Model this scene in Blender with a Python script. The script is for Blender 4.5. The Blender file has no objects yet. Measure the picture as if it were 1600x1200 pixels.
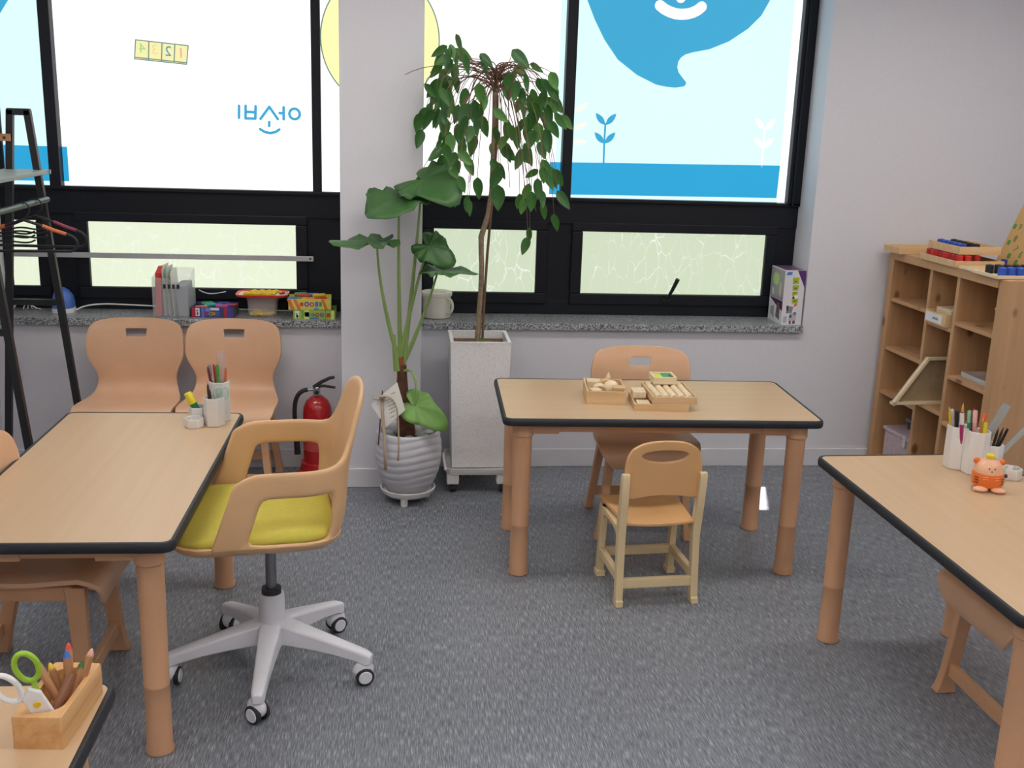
import bpy, bmesh, math, random
from mathutils import Vector, Matrix, Quaternion
random.seed(11)
PI = math.pi
S = bpy.context.scene
COL = S.collection

# ------------------------------------------------------------------ camera
def cam_setup():
    yaw, pitch, roll = .1093, .2507, .0325
    w = Vector((math.sin(yaw)*math.cos(pitch), math.cos(yaw)*math.cos(pitch), -math.sin(pitch)))
    r = Vector((math.cos(yaw), -math.sin(yaw), 0)); u = r.cross(w)
    c, s = math.cos(roll), math.sin(roll)
    r, u = c*r + s*u, -s*r + c*u
    cd = bpy.data.cameras.new('camera'); co = bpy.data.objects.new('camera', cd); COL.objects.link(co)
    m = Matrix((r, u, -w)).transposed().to_4x4(); m.translation = (-.171, -.600, 1.7237)
    co.matrix_world = m
    cd.sensor_width = 36; cd.sensor_fit = 'HORIZONTAL'; cd.lens = 1675.3/1600*36; cd.clip_start = .02
    S.camera = co
cam_setup()
# ------------------------------------------------------------------ world, sun, exposure
W = bpy.data.worlds.new('sky'); S.world = W; W.use_nodes = True
bg = W.node_tree.nodes['Background']; bg.inputs[0].default_value = (.86, .94, 1, 1); bg.inputs[1].default_value = 1.6
sd = bpy.data.lights.new('sun', 'SUN'); sd.energy = 24; sd.angle = math.radians(.55); sd.color = (1, .97, .92)
so = bpy.data.objects.new('sun', sd); COL.objects.link(so); so.location = (3, 8, 9)
so.rotation_euler = Vector((-.30, -1, -2.56)).to_track_quat('-Z', 'Y').to_euler()
S.view_settings.view_transform = 'Standard'; S.view_settings.look = 'None'
S.view_settings.gamma = 1; S.view_settings.use_curve_mapping = False
S.view_settings.exposure = 0.0
LAMP = 11.3          # ceiling panel emission
FILM = 1.25         # backlit window film

# ------------------------------------------------------------------ materials
def lin(c):
    if isinstance(c, str):
        c = tuple(int(c[i:i+2], 16) for i in (0, 2, 4))
    return tuple(((v/255)/12.92 if v/255 <= .04045 else ((v/255+.055)/1.055)**2.4) for v in c) + (1,)
def nt(name):
    m = bpy.data.materials.new(name); m.use_nodes = True
    t = m.node_tree; return m, t, t.nodes['Principled BSDF']
def N(t, kind, **kw):
    n = t.nodes.new(kind)
    for k, v in kw.items():
        if k.startswith('i_'):
            n.inputs[k[2:].replace('_', ' ')].default_value = v
        else: setattr(n, k, v)
    return n
def ramp(t, src, stops):
    r = t.nodes.new('ShaderNodeValToRGB'); e = r.color_ramp.elements
    while len(e) < len(stops): e.new(.5)
    for k, (p, c) in enumerate(stops): e[k].position = p; e[k].color = c
    t.links.new(src, r.inputs[0]); return r.outputs[0]
def sh(c, f):
    return tuple(min(1, v*f) for v in c[:3]) + (1,)
_mc = {}
def mat(name, col, rough=.5, var=.04, scale=8., spec=.5, metal=0., bump=0., coat=0., alpha=1., trans=0.):
    """plain surface with a little procedural mottling"""
    if name in _mc: return _mc[name]
    m, t, b = nt(name); c = lin(col)
    tc = N(t, 'ShaderNodeTexCoord'); n = N(t, 'ShaderNodeTexNoise'); n.inputs['Scale'].default_value = scale; n.inputs['Detail'].default_value = 4
    t.links.new(tc.outputs['Object'], n.inputs['Vector'])
    t.links.new(ramp(t, n.outputs['Fac'], [(.3, sh(c, 1-var)), (.7, sh(c, 1+var))]), b.inputs['Base Color'])
    b.inputs['Roughness'].default_value = rough; b.inputs['Metallic'].default_value = metal
    b.inputs['Specular IOR Level'].default_value = spec; b.inputs['Coat Weight'].default_value = coat
    b.inputs['Alpha'].default_value = alpha; b.inputs['Transmission Weight'].default_value = trans
    if bump:
        n2 = N(t, 'ShaderNodeTexNoise'); n2.inputs['Scale'].default_value = scale*20; t.links.new(tc.outputs['Object'], n2.inputs['Vector'])
        bp = N(t, 'ShaderNodeBump'); bp.inputs['Strength'].default_value = bump; bp.inputs['Distance'].default_value = .002
        t.links.new(n2.outputs['Fac'], bp.inputs['Height']); t.links.new(bp.outputs[0], b.inputs['Normal'])
    _mc[name] = m; return m
def wood(name, c1, c2, rough=.45, axis='Y', scale=3., knots=False, fine=60.):
    if name in _mc: return _mc[name]
    m, t, b = nt(name)
    tc = N(t, 'ShaderNodeTexCoord'); mp = N(t, 'ShaderNodeMapping')
    sc = {'X': (scale*.25, fine*.25, fine*.25), 'Y': (fine*.25, scale*.25, fine*.25), 'Z': (fine*.25, fine*.25, scale*.25)}[axis]
    mp.inputs['Scale'].default_value = sc; t.links.new(tc.outputs['Object'], mp.inputs['Vector'])
    n = N(t, 'ShaderNodeTexNoise'); n.inputs['Scale'].default_value = 1.6; n.inputs['Detail'].default_value = 6; n.inputs['Roughness'].default_value = .6
    t.links.new(mp.outputs[0], n.inputs['Vector'])
    out = ramp(t, n.outputs['Fac'], [(.3, lin(c1)), (.7, lin(c2))])
    if knots:
        v = N(t, 'ShaderNodeTexVoronoi'); v.inputs['Scale'].default_value = 1.
        mp2 = N(t, 'ShaderNodeMapping'); ks = {'X': (6, 10, 10), 'Y': (10, 6, 10), 'Z': (10, 10, 6)}[axis]; mp2.inputs['Scale'].default_value = ks
        t.links.new(tc.outputs['Object'], mp2.inputs['Vector']); t.links.new(mp2.outputs[0], v.inputs['Vector'])
        k = ramp(t, v.outputs['Distance'], [(.0, (1, 1, 1, 1)), (.14, (.8, .8, .8, 1)), (.22, (0, 0, 0, 1))])
        mx = N(t, 'ShaderNodeMix', data_type='RGBA'); t.links.new(k, mx.inputs['Factor'])
        t.links.new(out, mx.inputs['A']); mx.inputs['B'].default_value = lin('6b4326'); out = mx.outputs['Result']
    t.links.new(out, b.inputs['Base Color']); b.inputs['Roughness'].default_value = rough
    _mc[name] = m; return m
def emit(name, col, strength=1.):
    if name in _mc: return _mc[name]
    m, t, b = nt(name); c = lin(col)
    n = N(t, 'ShaderNodeTexNoise'); n.inputs['Scale'].default_value = 2.; tc = N(t, 'ShaderNodeTexCoord'); t.links.new(tc.outputs['Object'], n.inputs['Vector'])
    o = ramp(t, n.outputs['Fac'], [(.3, sh(c, .98)), (.7, c)])
    t.links.new(o, b.inputs['Emission Color']); b.inputs['Emission Strength'].default_value = strength
    b.inputs['Base Color'].default_value = sh(c, .08); b.inputs['Roughness'].default_value = .35
    b.inputs['Specular IOR Level'].default_value = .2
    _mc[name] = m; return m

def mat_wall():
    m, t, b = nt('wall_paint'); c = lin('dad9e0')
    tc = N(t, 'ShaderNodeTexCoord'); n = N(t, 'ShaderNodeTexNoise'); n.inputs['Scale'].default_value = 180; n.inputs['Detail'].default_value = 3
    t.links.new(tc.outputs['Object'], n.inputs['Vector'])
    t.links.new(ramp(t, n.outputs['Fac'], [(.3, sh(c, .97)), (.7, sh(c, 1.02))]), b.inputs['Base Color'])
    bp = N(t, 'ShaderNodeBump'); bp.inputs['Strength'].default_value = .12; bp.inputs['Distance'].default_value = .002
    t.links.new(n.outputs['Fac'], bp.inputs['Height']); t.links.new(bp.outputs[0], b.inputs['Normal'])
    b.inputs['Roughness'].default_value = .75; b.inputs['Specular IOR Level'].default_value = .3
    return m
def mat_floor():
    """grey floor with fine pale streaks running towards the window"""
    m, t, b = nt('floor_vinyl')
    tc = N(t, 'ShaderNodeTexCoord')
    mp = N(t, 'ShaderNodeMapping'); mp.inputs['Scale'].default_value = (300, 22, 1); t.links.new(tc.outputs['Object'], mp.inputs['Vector'])
    mx = N(t, 'ShaderNodeTexNoise'); mx.inputs['Scale'].default_value = 1.; mx.inputs['Detail'].default_value = 2; mx.inputs['Roughness'].default_value = .6
    t.links.new(mp.outputs[0], mx.inputs['Vector'])
    n3 = N(t, 'ShaderNodeTexNoise'); n3.inputs['Scale'].default_value = 3.; n3.inputs['Detail'].default_value = 5; t.links.new(tc.outputs['Object'], n3.inputs['Vector'])
    c = ramp(t, mx.outputs['Fac'], [(.30, lin('5b5f67')), (.47, lin('777b84')), (.56, lin('878b94')), (.72, lin('b4b8bf'))])
    c2 = ramp(t, n3.outputs['Fac'], [(.3, (.90, .90, .91, 1)), (.7, (1, 1, 1, 1))])
    mm = N(t, 'ShaderNodeMix', data_type='RGBA', blend_type='MULTIPLY'); mm.inputs['Factor'].default_value = 1
    t.links.new(c, mm.inputs['A']); t.links.new(c2, mm.inputs['B']); t.links.new(mm.outputs['Result'], b.inputs['Base Color'])
    bp = N(t, 'ShaderNodeBump'); bp.inputs['Strength'].default_value = .25; bp.inputs['Distance'].default_value = .002
    t.links.new(mx.outputs['Fac'], bp.inputs['Height']); t.links.new(bp.outputs[0], b.inputs['Normal'])
    b.inputs['Roughness'].default_value = .38; b.inputs['Specular IOR Level'].default_value = .45
    return m
def mat_granite():
    m, t, b = nt('granite')
    tc = N(t, 'ShaderNodeTexCoord'); v = N(t, 'ShaderNodeTexVoronoi'); v.inputs['Scale'].default_value = 190; t.links.new(tc.outputs['Object'], v.inputs['Vector'])
    n = N(t, 'ShaderNodeTexNoise'); n.inputs['Scale'].default_value = 120; n.inputs['Detail'].default_value = 4; t.links.new(tc.outputs['Object'], n.inputs['Vector'])
    a = N(t, 'ShaderNodeMix', data_type='RGBA'); a.inputs['Factor'].default_value = .5
    t.links.new(v.outputs['Color'], a.inputs['A']); t.links.new(n.outputs['Color'], a.inputs['B'])
    bw = N(t, 'ShaderNodeRGBToBW'); t.links.new(a.outputs['Result'], bw.inputs[0])
    t.links.new(ramp(t, bw.outputs[0], [(.32, lin('3c4043')), (.48, lin('82868a')), (.66, lin('c0c3c6'))]), b.inputs['Base Color'])
    b.inputs['Roughness'].default_value = .28
    return m
def mat_frost(name, col, strength):
    """crackle-pattern frosted film, daylight behind it"""
    m, t, b = nt(name); c = lin(col)
    tc = N(t, 'ShaderNodeTexCoord'); mp = N(t, 'ShaderNodeMapping'); mp.inputs['Scale'].default_value = (16, 1, 7); t.links.new(tc.outputs['Object'], mp.inputs['Vector'])
    n = N(t, 'ShaderNodeTexNoise'); n.inputs['Scale'].default_value = 1.2; t.links.new(mp.outputs[0], n.inputs['Vector'])
    ad = N(t, 'ShaderNodeMix', data_type='RGBA', blend_type='ADD'); ad.inputs['Factor'].default_value = .6
    t.links.new(mp.outputs[0], ad.inputs['A']); t.links.new(n.outputs['Color'], ad.inputs['B'])
    v = N(t, 'ShaderNodeTexVoronoi', feature='DISTANCE_TO_EDGE'); v.inputs['Scale'].default_value = 1.; t.links.new(ad.outputs['Result'], v.inputs['Vector'])
    f = ramp(t, v.outputs['Distance'], [(0, (.85, .85, .85, 1)), (.008, (.6, .6, .6, 1)), (.022, (0, 0, 0, 1))])
    n2 = N(t, 'ShaderNodeTexNoise'); n2.inputs['Scale'].default_value = 6.; t.links.new(tc.outputs['Object'], n2.inputs['Vector'])
    g = ramp(t, n2.outputs['Fac'], [(.38, (.1, .1, .1, 1)), (.62, (1, 1, 1, 1))])
    fm = N(t, 'ShaderNodeMath', operation='MULTIPLY'); t.links.new(f, fm.inputs[0]); t.links.new(g, fm.inputs[1])
    mx = N(t, 'ShaderNodeMix', data_type='RGBA'); t.links.new(fm.outputs[0], mx.inputs['Factor']); mx.inputs['A'].default_value = c; mx.inputs['B'].default_value = (1, 1, 1, 1)
    t.links.new(mx.outputs['Result'], b.inputs['Emission Color']); b.inputs['Emission Strength'].default_value = strength
    b.inputs['Base Color'].default_value = (.05, .05, .05, 1); b.inputs['Roughness'].default_value = .4
    return m
def mat_clear(name, tint='ffffff', alpha=.35, rough=.2):
    """thin frosted plastic or clear glass: part see-through, part milky"""
    if name in _mc: return _mc[name]
    m, t, b = nt(name); b.inputs['Base Color'].default_value = lin(tint); b.inputs['Roughness'].default_value = rough
    tr = N(t, 'ShaderNodeBsdfTransparent'); mx = N(t, 'ShaderNodeMixShader')
    n = N(t, 'ShaderNodeTexNoise'); n.inputs['Scale'].default_value = 9.
    r = ramp(t, n.outputs['Fac'], [(.3, (alpha*.92,)*3+(1,)), (.7, (min(1, alpha*1.08),)*3+(1,))])
    t.links.new(r, mx.inputs[0]); t.links.new(tr.outputs[0], mx.inputs[1]); t.links.new(b.outputs[0], mx.inputs[2])
    t.links.new(mx.outputs[0], t.nodes['Material Output'].inputs['Surface'])
    _mc[name] = m; return m
def mat_terrazzo():
    m, t, b = nt('terrazzo_white')
    tc = N(t, 'ShaderNodeTexCoord'); v = N(t, 'ShaderNodeTexVoronoi'); v.inputs['Scale'].default_value = 110; t.links.new(tc.outputs['Object'], v.inputs['Vector'])
    t.links.new(ramp(t, v.outputs['Distance'], [(.10, lin('b9b4ae')), (.2, lin('dfdcdd')), (.6, lin('e6e4e6'))]), b.inputs['Base Color'])
    b.inputs['Roughness'].default_value = .55; return m
def mat_leaf(name, c1, c2, sc=14.):
    if name in _mc: return _mc[name]
    m, t, b = nt(name)
    tc = N(t, 'ShaderNodeTexCoord'); n = N(t, 'ShaderNodeTexNoise'); n.inputs['Scale'].default_value = sc; n.inputs['Detail'].default_value = 5
    t.links.new(tc.outputs['Object'], n.inputs['Vector'])
    t.links.new(ramp(t, n.outputs['Fac'], [(.32, lin(c1)), (.68, lin(c2))]), b.inputs['Base Color'])
    b.inputs['Roughness'].default_value = .42
    tl = N(t, 'ShaderNodeBsdfTranslucent'); tl.inputs[0].default_value = lin('5f9a2e'); mx = N(t, 'ShaderNodeMixShader'); mx.inputs[0].default_value = .18
    t.links.new(b.outputs[0], mx.inputs[1]); t.links.new(tl.outputs[0], mx.inputs[2]); t.links.new(mx.outputs[0], t.nodes['Material Output'].inputs['Surface'])
    _mc[name] = m; return m

M_WALL = mat_wall(); M_FLOOR = mat_floor(); M_GRAN = mat_granite()
M_BASE = mat('baseboard_white', 'dcdce2', .4)
M_CEIL = mat('ceiling_white', 'eeeeee', .9)
M_FRAME = mat('window_frame_black', '10141d', .5, spec=.3, bump=.05)
M_BLACK = mat('black_metal', '16171b', .45)
M_LAM = wood('table_laminate', 'c2a380', 'c9ab89', .34, 'X', 2.0, fine=70)
M_BUMP = mat('black_bumper', '20232a', .55)
M_TLEG = mat('table_leg_tan', 'cc9c78', .42)
M_CHAIR = mat('chair_shell_tan', 'd9ae8c', .40, bump=.05)
M_CHLEG = mat('chair_leg_tan', 'd0a07a', .45)
M_KSEAT = mat('child_chair_orange_tan', 'dbaa74', .42)
M_KFRAME = mat('child_chair_cream', 'e3cca0', .45)
M_WHITEP = mat('white_plastic', 'e4e2e0', .35)
M_GREYP = mat('light_grey_plastic', 'dedee6', .42)
M_DARKP = mat('dark_rubber', '26272b', .6)
M_CHROME = mat('chrome', 'b9bcc2', .25, metal=1.)
M_STEEL = mat('brushed_steel', '8d9096', .35, metal=1.)
M_PINE = wood('pine_board', 'b98d63', 'caa077', .5, 'Z', 2.5, knots=True, fine=50)
M_PINEH = wood('pine_board_level', 'b98d63', 'caa077', .5, 'Y', 2.5, knots=True, fine=50)
M_BEECH = wood('beech_pale', 'd0aa7c', 'e0be92', .5, 'X', 4., fine=80)
M_BEECHL = wood('beech_light', 'dec6a0', 'ead7b8', .5, 'X', 4., fine=80)
M_BLOCKW = wood('pencil_block_wood', 'c98f58', 'ddb27c', .5, 'Y', 5., fine=120)
M_RED = mat('red_gloss', 'b3161c', .22, coat=.5)
M_YEL = mat('yellow_fabric', 'cabd50', .9, scale=60, bump=.4)
M_SWV = mat('swivel_shell_tan', 'd8ae82', .45)
M_SOIL = mat('soil_brown', '7a5b45', .95, var=.4, scale=60, bump=1.)

# ------------------------------------------------------------------ mesh builder
class MB:
    def __init__(s): s.v = []; s.f = []
    def add(s, vs, fs):
        o = len(s.v); s.v += [tuple(v) for v in vs]; s.f += [tuple(i+o for i in f) for f in fs]; return s
    def box(s, x0, x1, y0, y1, z0, z1, M=None):
        vs = [(x0,y0,z0),(x1,y0,z0),(x1,y1,z0),(x0,y1,z0),(x0,y0,z1),(x1,y0,z1),(x1,y1,z1),(x0,y1,z1)]
        if M is not None: vs = [M @ Vector(v) for v in vs]
        return s.add(vs, [(3,2,1,0),(4,5,6,7),(0,1,5,4),(1,2,6,5),(2,3,7,6),(3,0,4,7)])
    def loft(s, rings, cap=True, closed=True):
        n = len(rings[0]); vs = [p for r in rings for p in r]; fs = []
        for i in range(len(rings)-1):
            for j in range(n if closed else n-1):
                k = (j+1) % n; fs.append((i*n+j, i*n+k, (i+1)*n+k, (i+1)*n+j))
        if cap:
            fs.append(tuple(range(n-1, -1, -1))); b = (len(rings)-1)*n; fs.append(tuple(b+i for i in range(n)))
        return s.add(vs, fs)
    def lathe(s, prof, n=24, c=(0,0,0), cap=True, M=None):
        rings = []
        for r, z in prof:
            ring = [Vector((c[0]+r*math.cos(2*PI*k/n), c[1]+r*math.sin(2*PI*k/n), c[2]+z)) for k in range(n)]
            if M is not None: ring = [M @ p for p in ring]
            rings.append(ring)
        return s.loft(rings, cap)
    def cyl(s, a, b, r, r2=None, n=14):
        return s.tube([a, b], [r, r if r2 is None else r2], n)
    def tube(s, pts, rad, n=10, cap=True):
        pts = [Vector(p) for p in pts]; m = len(pts)
        if not isinstance(rad, (list, tuple)): rad = [rad]*m
        rings = []; prev = None
        for i, p in enumerate(pts):
            d = (pts[min(i+1, m-1)]-pts[max(i-1, 0)]).normalized()
            if prev is None:
                a = Vector((0, 0, 1)) if abs(d.z) < .9 else Vector((1, 0, 0)); x = d.cross(a).normalized()
            else:
                x = (prev - d*prev.dot(d)); x = x.normalized() if x.length > 1e-6 else d.orthogonal().normalized()
            prev = x; y = d.cross(x)
            rings.append([p + rad[i]*(math.cos(2*PI*k/n)*x + math.sin(2*PI*k/n)*y) for k in range(n)])
        return s.loft(rings, cap)
    def prism(s, poly, d0, d1, axes='XZ'):
        """poly is a ccw outline in the two named axes, extruded along the third"""
        mk = {'XZ': lambda a, b, d: (a, d, b), 'XY': lambda a, b, d: (a, b, d), 'YZ': lambda a, b, d: (d, a, b)}[axes]
        return s.loft([[mk(a, b, d0) for a, b in poly], [mk(a, b, d1) for a, b in poly]])
    def sphere(s, c, rx, ry=None, rz=None, n=14, m=9, M=None):
        ry = ry or rx; rz = rz or rx; rings = []
        for i in range(m):
            t = PI*(i+.5)/m
            ring = [Vector((c[0]+rx*math.sin(t)*math.cos(2*PI*k/n), c[1]+ry*math.sin(t)*math.sin(2*PI*k/n), c[2]-rz*math.cos(t))) for k in range(n)]
            if M is not None: ring = [M @ p for p in ring]
            rings.append(ring)
        return s.loft(rings)
    def mesh(s, name, smooth=35, fix=True):
        me = bpy.data.meshes.new(name); me.from_pydata(s.v, [], s.f)
        if fix:
            bm = bmesh.new(); bm.from_mesh(me); bmesh.ops.recalc_face_normals(bm, faces=bm.faces); bm.to_mesh(me); bm.free()
        if smooth:
            for p in me.polygons: p.use_smooth = True
            me.set_sharp_from_angle(angle=math.radians(smooth))
        return me
    def build(s, name, m, parent=None, smooth=35, bevel=0., solid=0., sub=0, loc=None, rot=None, fix=True):
        me = s.mesh(name, smooth, fix); me.materials.append(m)
        return link(name, me, parent, bevel, solid, sub, loc, rot)
def link(name, me, parent=None, bevel=0., solid=0., sub=0, loc=None, rot=None):
    o = bpy.data.objects.new(name, me); COL.objects.link(o)
    if parent is not None: o.parent = parent
    if loc is not None: o.location = loc
    if rot is not None: o.rotation_euler = rot
    if solid:
        md = o.modifiers.new('solid', 'SOLIDIFY'); md.thickness = solid; md.offset = 0
    if bevel:
        md = o.modifiers.new('bevel', 'BEVEL'); md.width = bevel; md.segments = 2; md.limit_method = 'ANGLE'; md.angle_limit = math.radians(40)
        md.harden_normals = False
    if sub:
        md = o.modifiers.new('sub', 'SUBSURF'); md.levels = sub; md.render_levels = sub
    return o
def empty(name, loc=(0,0,0), rz=0., rx=0., ry=0.):
    o = bpy.data.objects.new(name, None); COL.objects.link(o); o.location = loc; o.rotation_euler = (rx, ry, rz); o.empty_display_size = .05; return o
def tag(o, label=None, cat=None, group=None, kind=None):
    if label: o['label'] = label
    if cat: o['category'] = cat
    if group: o['group'] = group
    if kind: o['kind'] = kind
    return o
def struct(o, label=None): return tag(o, label, None, None, 'structure')
def copy_tree(o, parent=None):
    c = o.copy(); COL.objects.link(c); c.parent = parent
    for ch in o.children: copy_tree(ch, c)
    return c
def bez(p0, p1, p2, p3, n=10):
    p0, p1, p2, p3 = map(Vector, (p0, p1, p2, p3)); out = []
    for i in range(n+1):
        t = i/n; u = 1-t; out.append(u**3*p0 + 3*u*u*t*p1 + 3*u*t*t*p2 + t**3*p3)
    return out
def rrect(hx, hy, r, n=5, cx=0., cy=0.):
    out = []
    for sx, sy, a0 in ((1, 1, 0), (-1, 1, 90), (-1, -1, 180), (1, -1, 270)):
        for k in range(n+1):
            a = math.radians(a0+90*k/n); out.append((cx+sx*(hx-r)+r*math.cos(a), cy+sy*(hy-r)+r*math.sin(a)))
    return out
def rot2(a, x, y): return x*math.cos(a)-y*math.sin(a), x*math.sin(a)+y*math.cos(a)

# ================================================================== ROOM
WY, FY = 4.452, 4.670          # wall face, window frame face
XL, XR, YB, ZC = -2.02, 3.00, -2.30, 2.62
WT = 2.56                      # window head
struct(MB().box(XL-.2, XR+.2, YB-.2, WY+.4, -.06, 0).build('floor', M_FLOOR, smooth=0), 'grey streaked vinyl floor')
struct(MB().box(XL-.2, XR+.2, YB-.2, WY+.4, ZC, ZC+.08).build('ceiling', M_CEIL, smooth=0), 'white ceiling')
wb = MB()
wb.box(XL-.2, 1.824, WY, WY+.255, 0, .70)
wb.box(1.824, XR+.2, WY, WY+.255, 0, ZC)
wb.box(XL-.2, 1.824, WY, WY+.255, WT, ZC)
struct(wb.build('wall_back', M_WALL, smooth=0), 'off-white painted wall around the windows')
struct(MB().box(-.4255, -.0684, 4.160, WY+.34, 0, ZC).build('wall_pillar', M_WALL, smooth=0, bevel=.004), 'white square pillar between the two windows')
struct(MB().box(XL-.2, XL, YB-.2, WY+.4, 0, ZC).build('wall_left', M_WALL, smooth=0), 'off-white wall on the left')
struct(MB().box(XR, XR+.2, YB-.2, WY+.4, 0, ZC).build('wall_right', M_WALL, smooth=0), 'off-white wall on the right')
struct(MB().box(XL-.2, XR+.2, YB-.2, YB, 0, ZC).build('wall_front', M_WALL, smooth=0), 'off-white wall behind the viewer')
def baseboard(name, x0, x1, y0, y1):
    struct(MB().box(x0, x1, y0, y1, 0, .092).build(name, M_BASE, smooth=0, bevel=.003))
baseboard('baseboard_back_left', XL, -.4375, WY-.012, WY)
baseboard('baseboard_back_right', -.0564, XR, WY-.012, WY)
baseboard('baseboard_pillar_front', -.4375, -.0564, 4.148, 4.160)
baseboard('baseboard_pillar_left', -.4375, -.4255, 4.160, WY)
baseboard('baseboard_pillar_right', -.0684, -.0564, 4.160, WY)
struct(MB().box(XL, -.4255, WY-.032, FY+.02, .698, .731).build('trim_1', M_GRAN, smooth=0, bevel=.003), 'grey granite window sill on the left')
struct(MB().box(-.0684, 1.818, WY-.032, FY+.02, .698, .731).build('trim_2', M_GRAN, smooth=0, bevel=.003), 'grey granite window sill on the right')

# ------------------------------------------------------------------ windows
M_FILMW = emit('film_white', 'ffffff', FILM)
M_FILMC = emit('film_pale_cyan', 'dbfbff', 1.06)
M_PBLUE = emit('film_print_blue', '3fa9d4', 1.0)
M_PBAND = emit('film_print_band_blue', '2fa6d8', 1.0)
M_PWHITE = emit('film_print_white', 'ffffff', 1.02)
M_PYEL = emit('film_print_yellow', 'fcf8b4', 1.05)
M_PLINE = emit('film_print_outline', '7d9a8c', .9)
M_FROSTL = mat_frost('frosted_pane_bright', 'e9f2d6', 1.0)
M_FROSTR = mat_frost('frosted_pane_green', 'cfdcbf', 1.0)
M_GLASS = mat_clear('clear_glass', 'e8fbff', .06, .03)
def fbox(name, win, x0, x1, z0, z1, y0, y1, bev=.003, m=None):
    return MB().box(x0, x1, y0, y1, z0, z1).build(name, m or M_FRAME, win, smooth=0, bevel=bev)
FILMY = FY+.012
def film(name, win, m, x0, x1, z0, z1, y=FILMY):
    return MB().box(x0, x1, y, y+.004, z0, z1).build(name, m, win, smooth=0)
def flat(name, win, poly, m, y):
    """thin printed shape on the film, outline in world x,z"""
    return MB().prism(poly, y, y-.0008, 'XZ').build(name, m, win, smooth=0)
def stroke(name, win, lines, w, m, y):
    b = MB()
    for pts in lines:
        for (a, c) in zip(pts[:-1], pts[1:]):
            d = Vector((c[0]-a[0], c[1]-a[1])); d.normalize(); n = Vector((-d.y, d.x))*w/2
            b.prism([(a[0]+n.x, a[1]+n.y), (a[0]-n.x, a[1]-n.y), (c[0]-n.x, c[1]-n.y), (c[0]+n.x, c[1]+n.y)], y, y-.0008, 'XZ')
        for p in pts:
            b.prism([(p[0]+w/2*math.cos(2*PI*k/14), p[1]+w/2*math.sin(2*PI*k/14)) for k in range(14)], y, y-.0007, 'XZ')
    return b.build(name, m, win, smooth=0)
def ell(cx, cz, rx, rz, n=40, a0=0., a1=2*PI): return [(cx+rx*math.cos(a0+(a1-a0)*k/n), cz+rz*math.sin(a0+(a1-a0)*k/n)) for k in range(n)]
def leafpoly(a, b, w):
    a, b = Vector(a), Vector(b); d = b-a; n = Vector((-d.y, d.x)).normalized()*w; out = []
    for k in range(9): t = k/8; out.append(a+d*t + n*math.sin(PI*t)**.8*(1-.25*t))
    for k in range(7, 0, -1): t = k/8; out.append(a+d*t - n*math.sin(PI*t)**.8*(1-.25*t))
    return [tuple(p) for p in out]
def text_mesh(s, size, name):
    cu = bpy.data.curves.new(name, 'FONT'); cu.body = s; cu.size = size; cu.align_x = 'CENTER'; cu.align_y = 'CENTER'; cu.extrude = .0004
    o = bpy.data.objects.new(name, cu); COL.objects.link(o)
    dg = bpy.context.evaluated_depsgraph_get(); me = bpy.data.meshes.new_from_object(o.evaluated_get(dg))
    bpy.data.objects.remove(o); bpy.data.curves.remove(cu); return me
def frame_rails(win, x0, x1):
    fbox('sill_rail', win, x0, x1, .731, .800, FY-.005, FY+.07)
    fbox('middle_rail', win, x0, x1, 1.185, 1.300, FY-.012, FY+.07)
    fbox('glazing_ledge', win, x0, x1, 1.296, 1.313, FY-.03, FY+.02)
    fbox('head_rail', win, x0, x1, WT-.05, WT, FY-.005, FY+.07)
def sash(win, x0, x1, z0=.84, z1=1.15, m=None, fr=.055):
    """hopper sash: outer frame of four bars standing proud, glazed with frosted film"""
    s = empty('hopper_sash'); s.parent = win
    y0 = FY-.018
    for n_, a in (('sash_bar', (x0-fr, x1+fr, z1, z1+.045)), ('sash_bar', (x0-fr, x1+fr, z0-fr, z0)), ('sash_bar', (x0-fr, x0, z0, z1)), ('sash_bar', (x1, x1+fr, z0, z1))):
        fbox(n_, s, *a, y0, FY+.05, .005)
    fbox('frosted_pane', s, x0, x1, z0, z1, FY+.006, FY+.012, 0, m)
    return s
def lower_fill(win, x0, x1):
    fbox('jamb_panel', win, x0, x1, .78, 1.20, FY, FY+.06)

w1 = struct(empty('window_1'), 'black framed window with white printed film on the left')
frame_rails(w1, XL, -.42)
fbox('mullion', w1, -1.779, -1.729, 1.30, WT, FY-.045, FY+.05)
fbox('mullion', w1, -.580, -.538, 1.30, WT, FY-.02, FY+.05)
fbox('jamb', w1, XL, XL+.03, .731, WT, FY-.005, FY+.06)
for a, b in ((-1.866, -1.632), (-.665, -.42)): lower_fill(w1, a, b)
sash(w1, -1.990, -1.866, m=M_FROSTL, fr=.05)
sash(w1, -1.632, -.665, m=M_FROSTL)
film('printed_film', w1, M_FILMC, XL+.03, -1.755, 1.313, WT-.05)
film('printed_film', w1, M_FILMW, -1.755, -.56, 1.313, WT-.05)
film('printed_film', w1, M_FILMW, -.56, -.42, 1.313, WT-.05)
y = FILMY-.0005
flat('printed_band', w1, [(-1.989, 1.330), (-1.706, 1.332), (-1.706, 1.490), (-1.989, 1.491)], M_PBAND, y)
flat('printed_shape', w1, [(-1.989, 2.02), (-1.90, 2.15), (-1.86, 2.30), (-1.989, 2.30)], M_PBLUE, y)
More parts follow.
